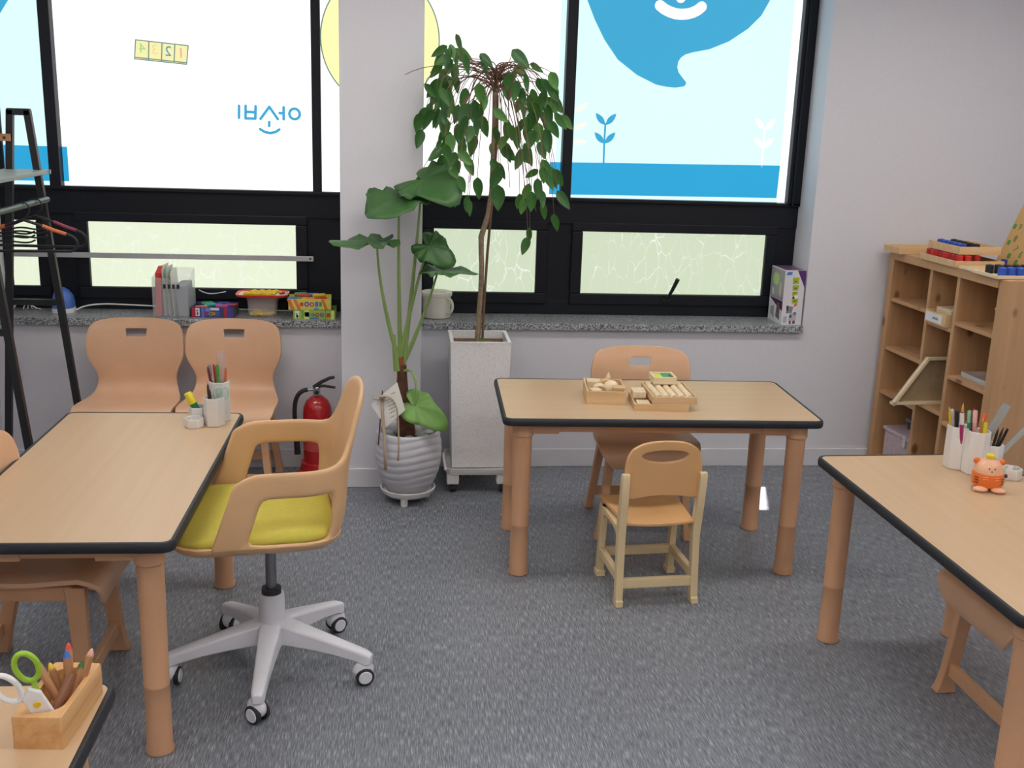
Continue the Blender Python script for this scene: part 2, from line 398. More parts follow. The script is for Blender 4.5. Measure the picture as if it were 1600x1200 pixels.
# number strip, seen from behind so it reads mirrored: 4 3 2 1
flat('printed_number_strip', w1, [(-1.380, 1.893), (-1.148, 1.877), (-1.137, 1.960), (-1.371, 1.977)], emit('film_print_lemon', 'f6efb0', 1.0), y)
stroke('printed_outline', w1, [[(-1.380, 1.893), (-1.148, 1.877), (-1.137, 1.960), (-1.371, 1.977), (-1.380, 1.893)], [(-1.318, 1.889), (-1.312, 1.972)], [(-1.260, 1.885), (-1.254, 1.968)], [(-1.204, 1.881), (-1.197, 1.964)], [(-1.378, 1.900), (-1.150, 1.884)]], .005, M_PLINE, y-.0012)
for dgt, (px, pz), c in (('4', (-1.343, 1.940), 'a9d98c'), ('3', (-1.287, 1.936), 'f6d79a'), ('2', (-1.227, 1.930), '4d93b8'), ('1', (-1.171, 1.924), 'e8a79c')):
    me = text_mesh(dgt, .062, 'printed_digit'); me.materials.append(emit('film_print_digit_'+c, c, 1.))
    o = link('printed_digit', me, w1, loc=(px, y-.003, pz), rot=(PI/2, 0, 0)); o.scale = (-1, 1, 1)
# the three-syllable name, mirrored, with its smile
lw = .0125
stroke('printed_lettering', w1, [[(-.917, 1.699), (-.919, 1.645)], [(-.887, 1.700), (-.889, 1.643), (-.844, 1.643), (-.841, 1.700)], [(-.886, 1.673), (-.844, 1.672)],
    [(-.820, 1.643), (-.778, 1.699), (-.740, 1.644)], [(-.780, 1.630), (-.781, 1.612)], [(-.823, 1.596), (-.801, 1.583), (-.776, 1.579), (-.751, 1.585), (-.734, 1.597)],
    [(-.712, 1.699), (-.713, 1.644)], [(-.731, 1.672), (-.713, 1.672)], ell(-.662, 1.670, .024, .024, 24)+[(-.638, 1.670)]], lw, M_PBLUE, y)
def yellow_disc(win, x0, x1):
    pts = [(min(max(p[0], x0), x1), p[1]) for p in ell(-.262, 2.02, .275, .30, 64)]
    b = MB().prism(pts, y, y-.0008, 'XZ').build('printed_yellow_disc', M_PYEL, win, smooth=0)
    ln = [p for p in ell(-.262, 2.02, .275, .30, 64)+[(.013, 2.02)] if x0 < p[0] < x1]
    ln.sort(key=lambda p: p[1]); stroke('printed_outline', win, [ln], .006, M_PLINE, y-.0012)
yellow_disc(w1, -.538, -.42)
# guard bar across the lower sash
gb = MB().box(-1.990, -.579, 4.612, 4.618, .984, 1.009).build('guard_bar', mat('guard_bar_grey', 'b9babd', .35, metal=.3), w1, smooth=0, bevel=.0015)
MB().cyl((-.594, 4.611, .997), (-.594, 4.6125, .997), .005).build('screw_hole', M_BLACK, gb)
for px in (-1.93, -.594): MB().cyl((px, 4.616, .997), (px, 4.655, .997), .006).build('spacer', M_BLACK, gb)

w2 = struct(empty('window_2'), 'black framed window with pale cyan printed film on the right')
frame_rails(w2, -.07, 1.824)
fbox('mullion', w2, .611, .660, 1.30, WT, FY-.045, FY+.05)
fbox('jamb', w2, 1.757, 1.824, 1.30, WT, FY-.03, FY+.018)
fbox('jamb_lip', w2, 1.775, 1.786, 1.30, WT, FY-.045, FY-.03)
fbox('jamb', w2, 1.722, 1.824, .731, 1.31, FY-.005, FY+.06)
lower_fill(w2, .507, .735)
lower_fill(w2, -.07, -.05)
sash(w2, .000, .505, m=M_FROSTR)
s4 = sash(w2, .735, 1.671, m=M_FROSTR)
hd = MB(); hd.box(1.155, 1.195, 4.638, 4.655, .808, .824); hd.tube([(1.172, 4.646, .815), (1.176, 4.625, .830), (1.190, 4.600, .872), (1.209, 4.578, .932)], [.007, .007, .009, .011], 8)
hd.build('handle', M_BLACK, w2)
film('printed_film', w2, M_FILMW, -.07, .585, 1.313, WT-.05)
film('printed_film', w2, M_FILMC, .585, 1.716, 1.313, WT-.05)
film('clear_glass_strip', w2, M_GLASS, 1.716, 1.760, 1.313, WT-.05)
yellow_disc(w2, -.07, .2)
flat('printed_band', w2, [(.560, 1.326), (1.712, 1.334), (1.716, 1.494), (.560, 1.481)], M_PBAND, y)
bub = [(.707, 2.232), (.746, 2.148), (.797, 2.059), (.867, 1.970), (.964, 1.903), (1.061, 1.861), (1.110, 1.853), (1.156, 1.850), (1.199, 1.857), (1.209, 1.868), (1.207, 1.879), (1.186, 1.901), (1.168, 1.922), (1.160, 1.945), (1.163, 1.971), (1.175, 1.990), (1.195, 2.005), (1.229, 2.016), (1.313, 2.034), (1.405, 2.073), (1.494, 2.134), (1.555, 2.197), (1.591, 2.268), (1.600, 2.34), (1.585, 2.42), (1.54, 2.50), (.75, 2.50), (.69, 2.40), (.685, 2.31)]
flat('printed_bubble', w2, bub, M_PBLUE, y)
stroke('printed_smile', w2, [[(1.056, 2.223), (1.080, 2.207), (1.104, 2.197), (1.132, 2.189), (1.161, 2.187), (1.190, 2.190), (1.216, 2.197), (1.240, 2.209), (1.259, 2.225)]], .050, M_PWHITE, y-.001)
flat('printed_dot', w2, ell(1.155, 2.262, .024, .024, 20), M_PWHITE, y-.001)
def sprout(win, dx, m, sx=1.):
    stroke('printed_stem', win, [[(.824+dx, 1.483), (.822+dx, 1.583), (.823+dx, 1.670)]], .009, m, y)
    for a, b in (((.8205, 1.665), (.773, 1.719)), ((.8255, 1.665), (.874, 1.719)), ((.8205, 1.577), (.772, 1.629)), ((.8255, 1.577), (.875, 1.631))):
        flat('printed_leaf', win, leafpoly((a[0]+dx, a[1]), (b[0]+dx, b[1]), .016 if m is M_PBLUE else .017), m, y)
sprout(w2, 0, M_PBLUE)
sprout(w2, .798, emit('film_print_faint', 'f6ffff', 1.05))
for a, b in (((.668, 1.72), (.735, 1.765)), ((.668, 1.64), (.735, 1.672)), ((.668, 1.575), (.735, 1.585))):
    flat('printed_leaf', w2, leafpoly(a, b, .014), emit('film_print_peach', 'fbf6ea', 1.02), y)

# ------------------------------------------------------------------ ceiling lights (above the frame)
M_LAMP = emit('lamp_diffuser', 'fffaf2', LAMP)
k = 0
for lx in (-1.1, .55, 2.2):
    for ly in (-1.1, 1.0, 3.1):
        e = tag(empty('ceiling_light', (lx, ly, ZC)), 'white ceiling panel lamp, %s row from the window, %s column' % (('third', 'second', 'first')[k % 3], ('left', 'middle', 'right')[k//3]), 'lamp', 'ceiling panel lamps'); k += 1
        f = MB()
        for a in ((-.61, .61, -.16, -.15), (-.61, .61, .15, .16), (-.61, -.60, -.15, .15), (.60, .61, -.15, .15)): f.box(*a, -.04, 0)
        f.build('lamp_frame', M_WHITEP, e, smooth=0)
        MB().box(-.60, .60, -.15, .15, -.035, -.03).build('lamp_diffuser', M_LAMP, e, smooth=0)

# ================================================================== TABLES
H = .636
def table(label, cx, cy, rz, lx=1.2, ly=.614, grain='X'):
    """lx, ly along the table's own axes"""
    e = tag(empty('activity_table', (cx, cy, 0), rz), label, 'table', 'activity tables')
    hx, hy, r = lx/2, ly/2, .035
    MB().prism(rrect(hx-.011, hy-.011, r-.008), H-.026, H, 'XY').build('tabletop', M_LAM, e, smooth=0)
    # black edge moulding: half-round section swept round the outline
    b = MB(); rings = []
    prof = [(-.012, -.0275), (-.003, -.0275), (0, -.024), (.0015, -.014), (0, -.004), (-.003, .0005), (-.010, .0012), (-.012, 0)]
    out = rrect(1, 1, 0, 5)
    pts = rrect(hx, hy, r, 6)
    n = len(pts)
    for i, p in enumerate(pts):
        a, c = Vector(pts[i-1]), Vector(pts[(i+1) % n]); d = (c-a).normalized(); nn = Vector((d.y, -d.x))
        rings.append([(p[0]+nn.x*q, p[1]+nn.y*q, H+z) for q, z in prof])
    rings.append(rings[0]); b.loft(rings, cap=False); b.build('edge_moulding', M_BUMP, e, smooth=50)
    ins = .079
    for s in (-1, 1):
        MB().box(-hx+ins, hx-ins, s*(hy-ins)-.011, s*(hy-ins)+.011, H-.068, H-.027).build('apron', M_TLEG, e, smooth=0, bevel=.003)
        MB().box(s*(hx-ins)-.011, s*(hx-ins)+.011, -hy+ins, hy-ins, H-.068, H-.027).build('apron', M_TLEG, e, smooth=0, bevel=.003)
    for sx in (-1, 1):
        for sy in (-1, 1):
            x, y_ = sx*(hx-ins), sy*(hy-ins)
            l = MB().lathe([(.0355, 0), (.0385, .002), (.0385, .010), (.0345, .018), (.034, .150), (.0335, .196), (.0345, .198), (.0345, .204), (.0335, .206), (.0345, .4), (.0355, H-.075)], 20, (x, y_, 0)).build('leg', M_TLEG, e)
            MB().lathe([(.0365, H-.085), (.0405, H-.080), (.0405, H-.068), (.039, H-.062), (.042, H-.027)], 20, (x, y_, 0)).build('collar', M_TLEG, l)
            MB().box(min(x-sx*.03, x-sx*.135), max(x-sx*.03, x-sx*.135), y_-.016, y_+.016, H-.074, H-.027).box(x-.016, x+.016, min(y_-sy*.03, y_-sy*.135), max(y_-sy*.03, y_-sy*.135), H-.074, H-.027).build('bracket', M_TLEG, l, smooth=0, bevel=.003)
    return e
table('low tan table in the middle, wooden block trays on it', .818, 3.401, -.0275)
table('low tan table on the left with the hexagon pen holder on it', -1.0335, 2.592, -.0109+PI/2)
table('low tan table on the right with the orange pencil sharpener on it', 1.538, 2.097, .024+PI/2)
table('low tan table cut off at the bottom left corner, scissors block on it', -1.010, .720, PI/2)

# ================================================================== MOULDED CHAIRS
def chair_shell():
    P = [(-.236, .322, .150), (-.243, .345, .172), (-.246, .368, .190), (-.240, .388, .201), (-.222, .402, .208), (-.190, .408, .212), (-.120, .404, .213), (-.050, .398, .211), (.010, .396, .205),
         (.055, .400, .196), (.085, .412, .187), (.105, .432, .180), (.115, .455, .175), (.119, .480, .173), (.119, .505, .177), (.118, .530, .187), (.118, .555, .200), (.119, .580, .210), (.121, .605, .2145),
         (.124, .635, .2155), (.128, .668, .213), (.132, .690, .209), (.135, .704, .2055), (.139, .718, .198), (.142, .729, .187), (.144, .738, .171), (.146, .745, .148), (.147, .750, .115), (.1475, .752, .075)]
    sc = [-1, -.93, -.8, -.6, -.4, -.235, -.12, 0, .12, .235, .4, .6, .8, .93, 1]
    vs = []; fs = []; n = len(sc)
    for i, (yy, z, hw) in enumerate(P):
        back = max(0., min(1., (z-.42)/.12)) if yy > .08 else 0.
        for s in sc:
            x = s*hw; cup = (x/.21)**2
            xx = x
            if 20 <= i <= 22 and abs(s) in (.235,): xx = x*(1.0 if i == 22 else .93)
            vs.append((xx, yy-back*.032*cup, z+(1-back)*(.006*cup if yy > -.2 else 0)-(.004*cup if i > 25 else 0)))
    slot = {(i, j) for i in (20, 21) for j in range(5, 9)}
    for i in range(len(P)-1):
        for j in range(n-1):
            if (i, j) in slot: continue
            fs.append((i*n+j, i*n+j+1, (i+1)*n+j+1, (i+1)*n+j))
    b = MB(); b.add(vs, fs); return b.mesh('seat_shell', 60)
def rsec(cx, cy, z, wx, wy): return [(cx-wx/2, cy-wy/2, z), (cx+wx/2, cy-wy/2, z), (cx+wx/2, cy+wy/2, z), (cx-wx/2, cy+wy/2, z)]
def make_chair():
    e = empty('moulded_chair')
    me = chair_shell(); me.materials.append(M_CHAIR)
    link('seat_shell', me, e, solid=.014, bevel=.003)
    for sx in (-1, 1):
        for yt, yf in ((-.165, -.185), (.085, .185)):
            secs = []
            for t, wx, wy in ((0, .040, .066), (.05, .034, .055), (.2, .030, .046), (.55, .032, .046), (.85, .034, .052), (1., .036, .060)):
                z = .375*t; q = t**.9
                secs.append(rsec(sx*(.186*(1-q)+.150*q), yf*(1-q)+yt*q, z, wx, wy))
            MB().loft(secs).build('leg', M_CHLEG, e, smooth=30, bevel=.004)
        MB().box(sx*.150-.016, sx*.150+.016, -.16, .09, .335, .380).build('side_rail', M_CHLEG, e, smooth=0, bevel=.005)
    for yy in (-.180, .168):
        MB().box(-.176, .176, yy-.010, yy+.010, .062, .108).build('stretcher', M_CHLEG, e, smooth=0, bevel=.004)
    return e
chair0 = make_chair()
CH = [((-1.357, 4.205, 0), 0., 'tan moulded chair against the wall, nearest the black rack'),
      ((-.921, 4.205, 0), 0., 'tan moulded chair against the wall, nearest the fire extinguisher'),
      ((.862, 3.70, 0), -.05, 'tan moulded chair on the window side of the middle table'),
      ((-1.243, 2.462, 0), PI/2, 'tan moulded chair pushed under the left table'),
      ((1.726, 2.085, 0), -PI/2+.03, 'tan moulded chair pushed under the right table')]
for i, (l, a, lab) in enumerate(CH):
    c = chair0 if i == 0 else copy_tree(chair0)
    c.location = l; c.rotation_euler.z = a; tag(c, lab, 'chair', 'tan moulded chairs')

# ------------------------------------------------------------------ small child chair
def ring_plate(outer, inner, y0, y1, curve=0., ease=4):
    """plate in x,z with one hole; both loops have the same point count"""
    b = MB(); n = len(outer); loops = []
    for yy in (y0, y1):
        for k in range(ease+1):
            t = k/ease
            ring = []
            for o, i in zip(outer, inner):
                x, z = o[0]*(1-t)+i[0]*t, o[1]*(1-t)+i[1]*t; ring.append((x, yy+curve*x*x, z))
            loops.append(ring)
    vs = [p for r in loops for p in r]; fs = []
    for s in (0, ease+1):
        for k in range(ease):
            for j in range(n):
                q = (j+1) % n; a = (s+k)*n; c = (s+k+1)*n; fs.append((a+j, a+q, c+q, c+j))
    for k in (0, ease):
        for j in range(n):
            q = (j+1) % n; a = k*n; c = (ease+1+k)*n; fs.append((a+j, a+q, c+q, c+j))
    return b.add(vs, fs)
def make_child_chair():
    e = tag(empty('child_chair', (.754, 3.034, 0), .075), 'small child chair with cream frame and oval-hole backrest, middle of floor', 'chair')
    # sitter faces +y; backrest towards -y
    n = 56; outer = []; inner = []
    half = [(0, .618), (.040, .6165), (.072, .611), (.100, .600), (.120, .585), (.132, .565), (.139, .540), (.142, .505), (.141, .460), (.138, .420), (.133, .408), (.120, .403), (.090, .409), (.050, .416), (0, .419)]
    loop = [(-x, z) for x, z in half[::-1]][:-1] + half[:-1]          # bottom centre, up the left side, over, down the right
    seg = [math.dist(loop[i], loop[(i+1) % len(loop)]) for i in range(len(loop))]; tot = sum(seg)
    for k in range(n):
        d = tot*k/n; i = 0
        while d > seg[i]: d -= seg[i]; i += 1
        p, q = loop[i], loop[(i+1) % len(loop)]; t = d/seg[i]; outer.append((p[0]*(1-t)+q[0]*t, p[1]*(1-t)+q[1]*t))
    for x, z in outer:
        a = math.atan2((z-.545)*1.3, x); c, s_ = math.cos(a), math.sin(a)
        inner.append((.086*c, .566+(.019*s_ if s_ > 0 else .026*s_)))
    bk = ring_plate(outer, inner, -.137, -.121, .5, 5).build('backrest', M_KSEAT, e, smooth=40, bevel=.003)
    bk.rotation_euler.x = 0
    # seat
    st = []; nx = 12; ny = 10; vs = []; fs = []
    for i in range(ny+1):
        yy = -.118+.290*i/ny
        hw = .128+.022*(i/ny)
        for j in range(nx+1):
            x = -hw+2*hw*j/nx; u = 2*i/ny-1; w_ = 2*j/nx-1
            vs.append((x, yy+(.010*(1-w_*w_) if i == ny else 0), .300+.008*w_*w_-.010*(1-u*u)*(1-w_*w_)))
    for i in range(ny):
        for j in range(nx): a = i*(nx+1)+j; fs.append((a, a+1, a+nx+2, a+nx+1))
    MB().add(vs, fs).build('seat', M_KSEAT, e, smooth=60, solid=.013, bevel=.003)
    for sx in (-1, 1):
        # rear post: foot, leg, and upright holding the backrest
        secs = []
        for z, yy, x, wy in ((0, -.128, .142, .050), (.022, -.127, .141, .046), (.024, -.126, .141, .034), (.14, -.118, .140, .030), (.20, -.112, .139, .034), (.27, -.108, .139, .040), (.32, -.116, .140, .038), (.40, -.126, .141, .036), (.485, -.134, .142, .032), (.502, -.136, .142, .018)):
            secs.append(rsec(sx*x, yy, z, .027, wy))
        p = MB().loft(secs).build('leg', M_KFRAME, e, smooth=35, bevel=.004)
        secs = []
        for z, yy, wy, wx in ((0, .142, .050, .034), (.022, .141, .046, .034), (.024, .140, .032, .026), (.14, .134, .028, .026), (.22, .128, .034, .026), (.292, .120, .050, .026)):
            secs.append(rsec(sx*.140, yy, z, wx, wy))
        MB().loft(secs).build('leg', M_KFRAME, e, smooth=35, bevel=.004)
        MB().box(sx*.140-.011, sx*.140+.011, -.11, .13, .085, .120).build('side_stretcher', M_KFRAME, e, smooth=0, bevel=.004)
        arch = [(-.12, .292), (-.105, .235), (-.075, .262), (-.03, .272), (.05, .272), (.09, .262), (.115, .235), (.13, .292)]
        MB().prism(arch, sx*.140-.011, sx*.140+.011, 'YZ').build('side_rail', M_KFRAME, e, smooth=0, bevel=.003)
    MB().box(-.14, .14, -.130, -.110, .062, .100).build('stretcher', M_KFRAME, e, smooth=0, bevel=.004)
    MB().box(-.14, .14, .125, .145, .080, .115).build('stretcher', M_KFRAME, e, smooth=0, bevel=.004)
make_child_chair()

# ------------------------------------------------------------------ swivel armchair
def make_swivel():
    e = tag(empty('swivel_chair', (-.556, 2.50, 0), .15), 'tan swivel armchair with yellow seat cushion and white five-star base', 'office chair')
    # sitter faces -x (towards the left table)
    base = MB().lathe([(.036, .105), (.044, .11), (.046, .15), (.040, .17), (.039, .255), (.036, .258)], 24).build('base_hub', M_GREYP, e)
    for k in range(5):
        a = math.radians(-100+72*k); ca, sa = math.cos(a), math.sin(a)
        secs = []
        for r, z0, z1, w_ in ((.012, .098, .172, .078), (.06, .100, .166, .066), (.14, .094, .148, .054), (.22, .086, .128, .046), (.285, .074, .112, .040), (.312, .064, .104, .038), (.328, .066, .096, .026)):
            secs.append([(ca*r-sa*t, sa*r+ca*t, z) for t, z in ((-w_/2, z0), (w_/2, z0), (w_/2, z1-.006), (w_*.32, z1), (-w_*.32, z1), (-w_/2, z1-.006))])
        MB().loft(secs).build('base_arm', M_GREYP, e, smooth=45, bevel=.004)
        c = empty('caster', (ca*.306, sa*.306, 0), a+[.9, .6, -.3, 2.2, 1.2][k]); c.parent = e
        hood = MB(); hood.lathe([(.012, .056), (.014, .058), (.013, .075)], 12)
        hood.sphere((-.006, 0, .044), .034, .021, .030, 16, 9); hood.build('hood', M_GREYP, c)
        for s in (-1, 1):
            MB().cyl((-.004, s*.010, .028), (-.004, s*.025, .028), .028, None, 22).build('wheel', M_DARKP, c, bevel=.003)
            MB().cyl((-.004, s*.0245, .028), (-.004, s*.0275, .028), .0215, .019, 22).build('wheel_cap', M_GREYP, c)
    MB().cyl((0, 0, .25), (0, 0, .275), .030, None, 20).build('gas_collar', M_DARKP, e)
    MB().cyl((0, 0, .27), (0, 0, .47), .0165, None, 18).build('gas_column', M_STEEL, e)
    MB().box(-.10, .10, -.08, .08, .455, .476).build('mechanism', M_DARKP, e, smooth=0, bevel=.006)
    # ---- shell wall: U outline (open to -x), rows rise from the seat rim to the top rim
    hw, R1 = .262, .12
    def outl(s):
        """s in -1..1 : near front end .. back centre .. far front end ; returns x, y"""
        a = abs(s); sg = -1 if s < 0 else 1
        if a > .55: return .09-.19*(a-.55)/.45, sg*hw
        if a > .22:
            t = (.55-a)/.33*PI/2; return .09+R1*math.sin(t), sg*(hw-R1+R1*math.cos(t))
        return .210+.012*(1-(a/.22)**2), sg*(hw-R1)*(a/.22)
    def top(s):
        a = abs(s)
        if a > .55: return .735-.030*max(0, (a-.82)/.18)**2
        if a > .22: t = (.55-a)/.33; return .735+.165*t**5.5
        return .900+.028*(1-(a/.22)**2.6)
    ss = [-1, -.97, -.92, -.86, -.787, -.74, -.68, -.62, -.55, -.50, -.45, -.40, -.36, -.33, -.30, -.27, -.245, -.22, -.15, -.07]
    ss = ss + [0] + [-q for q in reversed(ss)]
    rows = [0, .05, .2, .36, .52, .66, .78, .90, 1.]
    vs = []; fs = []; zb = .508
    for s in ss:
        x, yv = outl(s); tp = top(s); a = abs(s)
        for r in rows:
            z = zb+(tp-zb)*r; h = z-zb
            back = max(0, min(1, (.55-a)/.33))
            px = x + back*(-.028*max(0, 1-h/.10)**2 + .050*(max(0, h-.14)/.25)**1.4)
            if a > .74: px -= min(1, (a-.66)/.14)*.070*(1-min(1, h/.20))
            py = yv*(1-.035*max(0, 1-h/.12)**2)
            vs.append((px, py, z))
    n = len(rows)
    def hole(si, ri):
        a0, a1 = abs(ss[si]), abs(ss[si+1]); lo, hi = min(a0, a1), max(a0, a1)
        return lo >= .40-1e-6 and hi <= .787+1e-6 and 1 <= ri <= 4
    for i in range(len(ss)-1):
        for j in range(n-1):
            if hole(i, j): continue
            fs.append((i*n+j, (i+1)*n+j, (i+1)*n+j+1, i*n+j+1))
    MB().add(vs, fs).build('armrest_shell', M_SWV, e, smooth=70, solid=.017, sub=1)
    # ---- seat pan, a shallow dish
    cx = -.044
    pl = rrect(.236, .250, .10, 6, cx, 0)
    rings = []
    for sc_, z in ((.45, .474), (.80, .477), (.95, .488), (1.03, .508), (1.035, .517), (1.0, .519), (.97, .507)):
        rings.append([(cx+(p[0]-cx)*sc_, p[1]*sc_, z) for p in pl])
    MB().loft(rings).build('seat_pan', M_SWV, e, smooth=50)
    rings = []
    for sc_, z in ((.93, .505), (.97, .518), (.972, .528), (.94, .538), (.80, .545), (.4, .5475)):
        rings.append([(cx+(p[0]-cx)*sc_, p[1]*sc_, z-(.012*max(0, (-p[0]-.16)/.1) if z > .51 else 0)) for p in pl])
    MB().loft(rings).build('cushion', M_YEL, e, smooth=60)
    return e
make_swivel()

LEAVES = [(-0.011,4.239,1.946,-60),(0.046,3.932,1.931,20),(0.098,4.356,1.944,40),(0.118,4.241,1.95,60),(-0.002,3.974,1.907,-70),(0.031,3.968,1.876,0),(0.06,4.051,1.859,10),(0.094,3.892,1.886,5),(-0.024,4.03,1.862,-35),(0.01,4.25,1.841,-10),(0.045,4.259,1.82,15),(-0.026,4.076,1.8,-35),(0.011,4.06,1.787,-20),(-0.032,4.086,1.757,-40),(0.008,4.277,1.752,-10),(0.034,4.078,1.766,10),(-0.021,4.07,1.721,-30),(0.007,3.937,1.729,0),(0.038,3.924,1.744,20),(-0.054,4.088,1.699,-30),(-0.05,4.063,1.67,-20),(-0.014,4.283,1.68,0),(0.008,3.939,1.68,5),(0.074,4.265,1.694,-20),(-0.078,4.15,1.683,-40),(-0.085,4.15,1.587,-15),(0.02,4.039,1.633,-10),(0.005,4.041,1.593,-15),(0.04,4.318,1.547,-5),(0.0,4.303,1.539,-15),(0.008,4.075,1.489,-30),(0.05,3.926,1.505,-20),(0.069,3.938,1.469,0),(0.057,3.984,1.444,10),(0.077,4.262,1.342,-10),(0.089,3.873,1.409,20),(0.04,3.908,1.577,10),(0.018,3.944,1.916,-20),(0.063,3.969,1.905,15),(-0.012,4.042,1.779,10),(-0.042,4.27,1.735,-45),(0.031,4.071,1.701,15),(0.003,3.993,1.658,-12),(0.099,4.042,1.761,-10),(0.152,3.861,1.775,10),(0.179,3.984,1.9,20),(0.174,3.865,1.735,0),(0.093,3.912,1.648,-10),(0.123,3.94,1.691,0),(0.114,3.886,1.614,-15),(0.152,3.968,1.642,10),(0.18,4.013,1.653,15),(0.161,4.366,1.564,-5),(0.077,4.004,1.618,5),(0.104,4.338,1.556,-20),(0.104,3.926,1.521,50),(0.126,4.026,1.484,25),(0.154,3.926,1.4,0),(0.136,4.376,1.29,-10),(0.249,4.022,1.365,0),(0.263,4.04,1.461,20),(0.254,4.359,1.536,0),(0.237,4.05,1.606,5),(0.312,4.368,1.631,-10),(0.252,3.959,1.695,60),(0.258,4.026,1.571,-20),(0.307,4.248,1.542,20),(0.321,3.994,1.61,10),(0.34,4.038,1.522,-25),(0.397,4.342,1.509,40),(0.374,3.955,1.454,-55),(0.144,4.038,1.712,5),(0.235,3.976,1.449,-10),(0.31,3.89,1.928,50),(0.411,4.052,1.892,70),(0.336,4.4,1.855,-15),(0.371,4.327,1.885,60),(0.351,3.934,1.824,20),(0.304,3.961,1.795,-10),(0.335,3.971,1.768,15),(0.375,4.048,1.741,0),(0.36,4.4,1.725,-15),(0.397,4.4,1.703,15),(0.383,4.038,1.676,0),(0.359,4.014,1.654,-10),(0.437,4.382,1.65,20),(0.427,4.07,1.815,30),(0.446,3.99,1.821,50),(0.5,4.206,1.79,35),(0.439,4.029,1.772,15),(0.456,4.332,1.728,0),(0.459,4.054,1.708,20),(0.526,4.264,1.746,45),(0.517,4.075,1.68,50),(0.491,4.334,1.668,-5),(0.483,4.039,1.643,25),(0.413,4.023,1.627,0),(0.448,4.021,1.606,5),(0.503,4.288,1.615,20),(0.379,4.006,1.597,-10),(0.559,4.15,1.673,50),(0.436,4.03,1.554,25),(0.45,3.972,1.484,35),(0.521,4.239,1.409,10),(0.428,3.94,1.449,0),(0.45,4.243,1.384,5),(0.452,4.059,1.345,10),(0.38,3.906,1.349,0),(0.369,4.015,1.376,-20),(0.33,3.921,1.339,0),(0.55,4.15,1.347,40),(0.521,4.281,1.438,20),(0.429,4.319,1.773,20),(0.425,4.031,1.757,-10),(0.504,4.306,1.745,30),(0.399,4.283,1.612,5),(0.397,4.039,1.713,10),(0.42,4.309,1.159,-10),(0.402,4.265,1.119,-20),(0.527,4.202,1.231,10),(0.475,4.218,1.277,5),(0.336,3.874,1.321,-15),(0.135,4.05,1.301,10)]

# ================================================================== BLACK RACK
def make_rack():
    e = tag(empty('clothes_rack', (0, 0, 0)), 'black metal A-frame clothes rack by the left wall', 'rack')
    xt0, xt1, zt = -1.797, -1.705, 1.657; f0, f1 = -1.925, -1.562
    def bar(b, p, q, w=.028, d=.028):
        p, q = Vector(p), Vector(q); n = (q-p).normalized(); yv = Vector((0, 1, 0)); x = n.cross(yv).normalized()
        b.loft([[c + x*sx*w/2 + yv*sy*d/2 for sx, sy in ((-1, -1), (1, -1), (1, 1), (-1, 1))] for c in (p, q)])
    for yf in (4.20, 3.55):
        fr = MB(); bar(fr, (xt0+.012, yf, zt), (f0, yf, 0)); fr.build('leg', M_BLACK, e, smooth=0, bevel=.002)
        fr = MB(); bar(fr, (xt1-.012, yf, zt), (f1, yf, 0)); fr.build('leg', M_BLACK, e, smooth=0, bevel=.002)
        MB().box(xt0, xt1, yf-.014, yf+.014, zt-.022, zt+.006).build('top_bar', M_BLACK, e, smooth=0, bevel=.002)
        MB().box(-1.860, -1.640, yf-.012, yf+.012, .832, .858).build('cross_bar', M_BLACK, e, smooth=0, bevel=.002)
    MB().box(-1.835, -1.655, 3.50, 4.23, 1.395, 1.413).build('shelf', mat('rack_shelf_grey', '8f9a94', .45), e, smooth=0, bevel=.002)
    MB().cyl((-1.668, 3.50, 1.288), (-1.668, 4.215, 1.288), .0125).build('hanging_rail', mat('rail_dark_green', '3d4c46', .35), e)
    MB().box(-1.665, -1.650, 4.228, 4.234, 1.395, 1.413).build('bolt', M_CHROME, e, smooth=0)
make_rack()
def hanger(yp, label, grip, rz=0., s=1.):
    e = tag(empty('clothes_hanger', (-1.668, yp, 1.288), rz), label, 'hanger', 'black clothes hangers on the rail')
    hk = [(0, 0, -.060)] + [(.030*math.sin(a)*.9+.0, 0, .0-.014-.030*math.cos(a)*-1+.0) for a in [math.radians(q) for q in (140, 110, 80, 50, 20, -10, -40, -70)]]
    MB().tube(hk, .0032, 8).build('hook', M_BLACK, e)
    for sg in (-1, 1):
        arm = bez((0, 0, -.055), (sg*.05, 0, -.07), (sg*.12, 0, -.10), (sg*.170*s, 0, -.115), 8) + bez((sg*.170*s, 0, -.115), (sg*.205*s, 0, -.125), (sg*.212*s, 0, -.175), (sg*.170*s, 0, -.180), 8)[1:]
        MB().tube(arm, .006, 8).build('arm', M_BLACK, e)
        MB().tube([(sg*.070, 0, -.078), (sg*.115, 0, -.0965), (sg*.158*s, 0, -.111)], .0075, 8).build('grip', mat('hanger_grip_'+grip, grip, .5), e)
    MB().tube([(-.172*s, 0, -.180), (.172*s, 0, -.180)], .006, 8).build('lower_bar', M_BLACK, e)
    for q in (-.10, -.115, -.135):
        MB().tube(bez((-.13*s*(abs(q)*8), 0, q-.012), (-.05, 0, q+.012), (.0, 0, q-.03), (.04, 0, q), 8), .004, 6).build('web', M_BLACK, e)
hanger(3.90, 'black clothes hanger with orange grips', 'd9743a', .10)
hanger(4.06, 'black clothes hanger with plum red grips', '8e3a4e', -.05)
cl = tag(empty('wooden_clip', (-1.802, 4.176, 1.545)), 'small brown wooden clip on the rack leg', 'clip')
MB().box(-.032, .018, -.009, .004, -.016, .014).build('clip_body', wood('clip_wood', 'a8734c', 'bd8a62', .5), cl, smooth=0, bevel=.002)
MB().cyl((-.004, -.011, -.002), (-.004, -.008, -.002), .006).build('rivet', M_DARKP, cl)

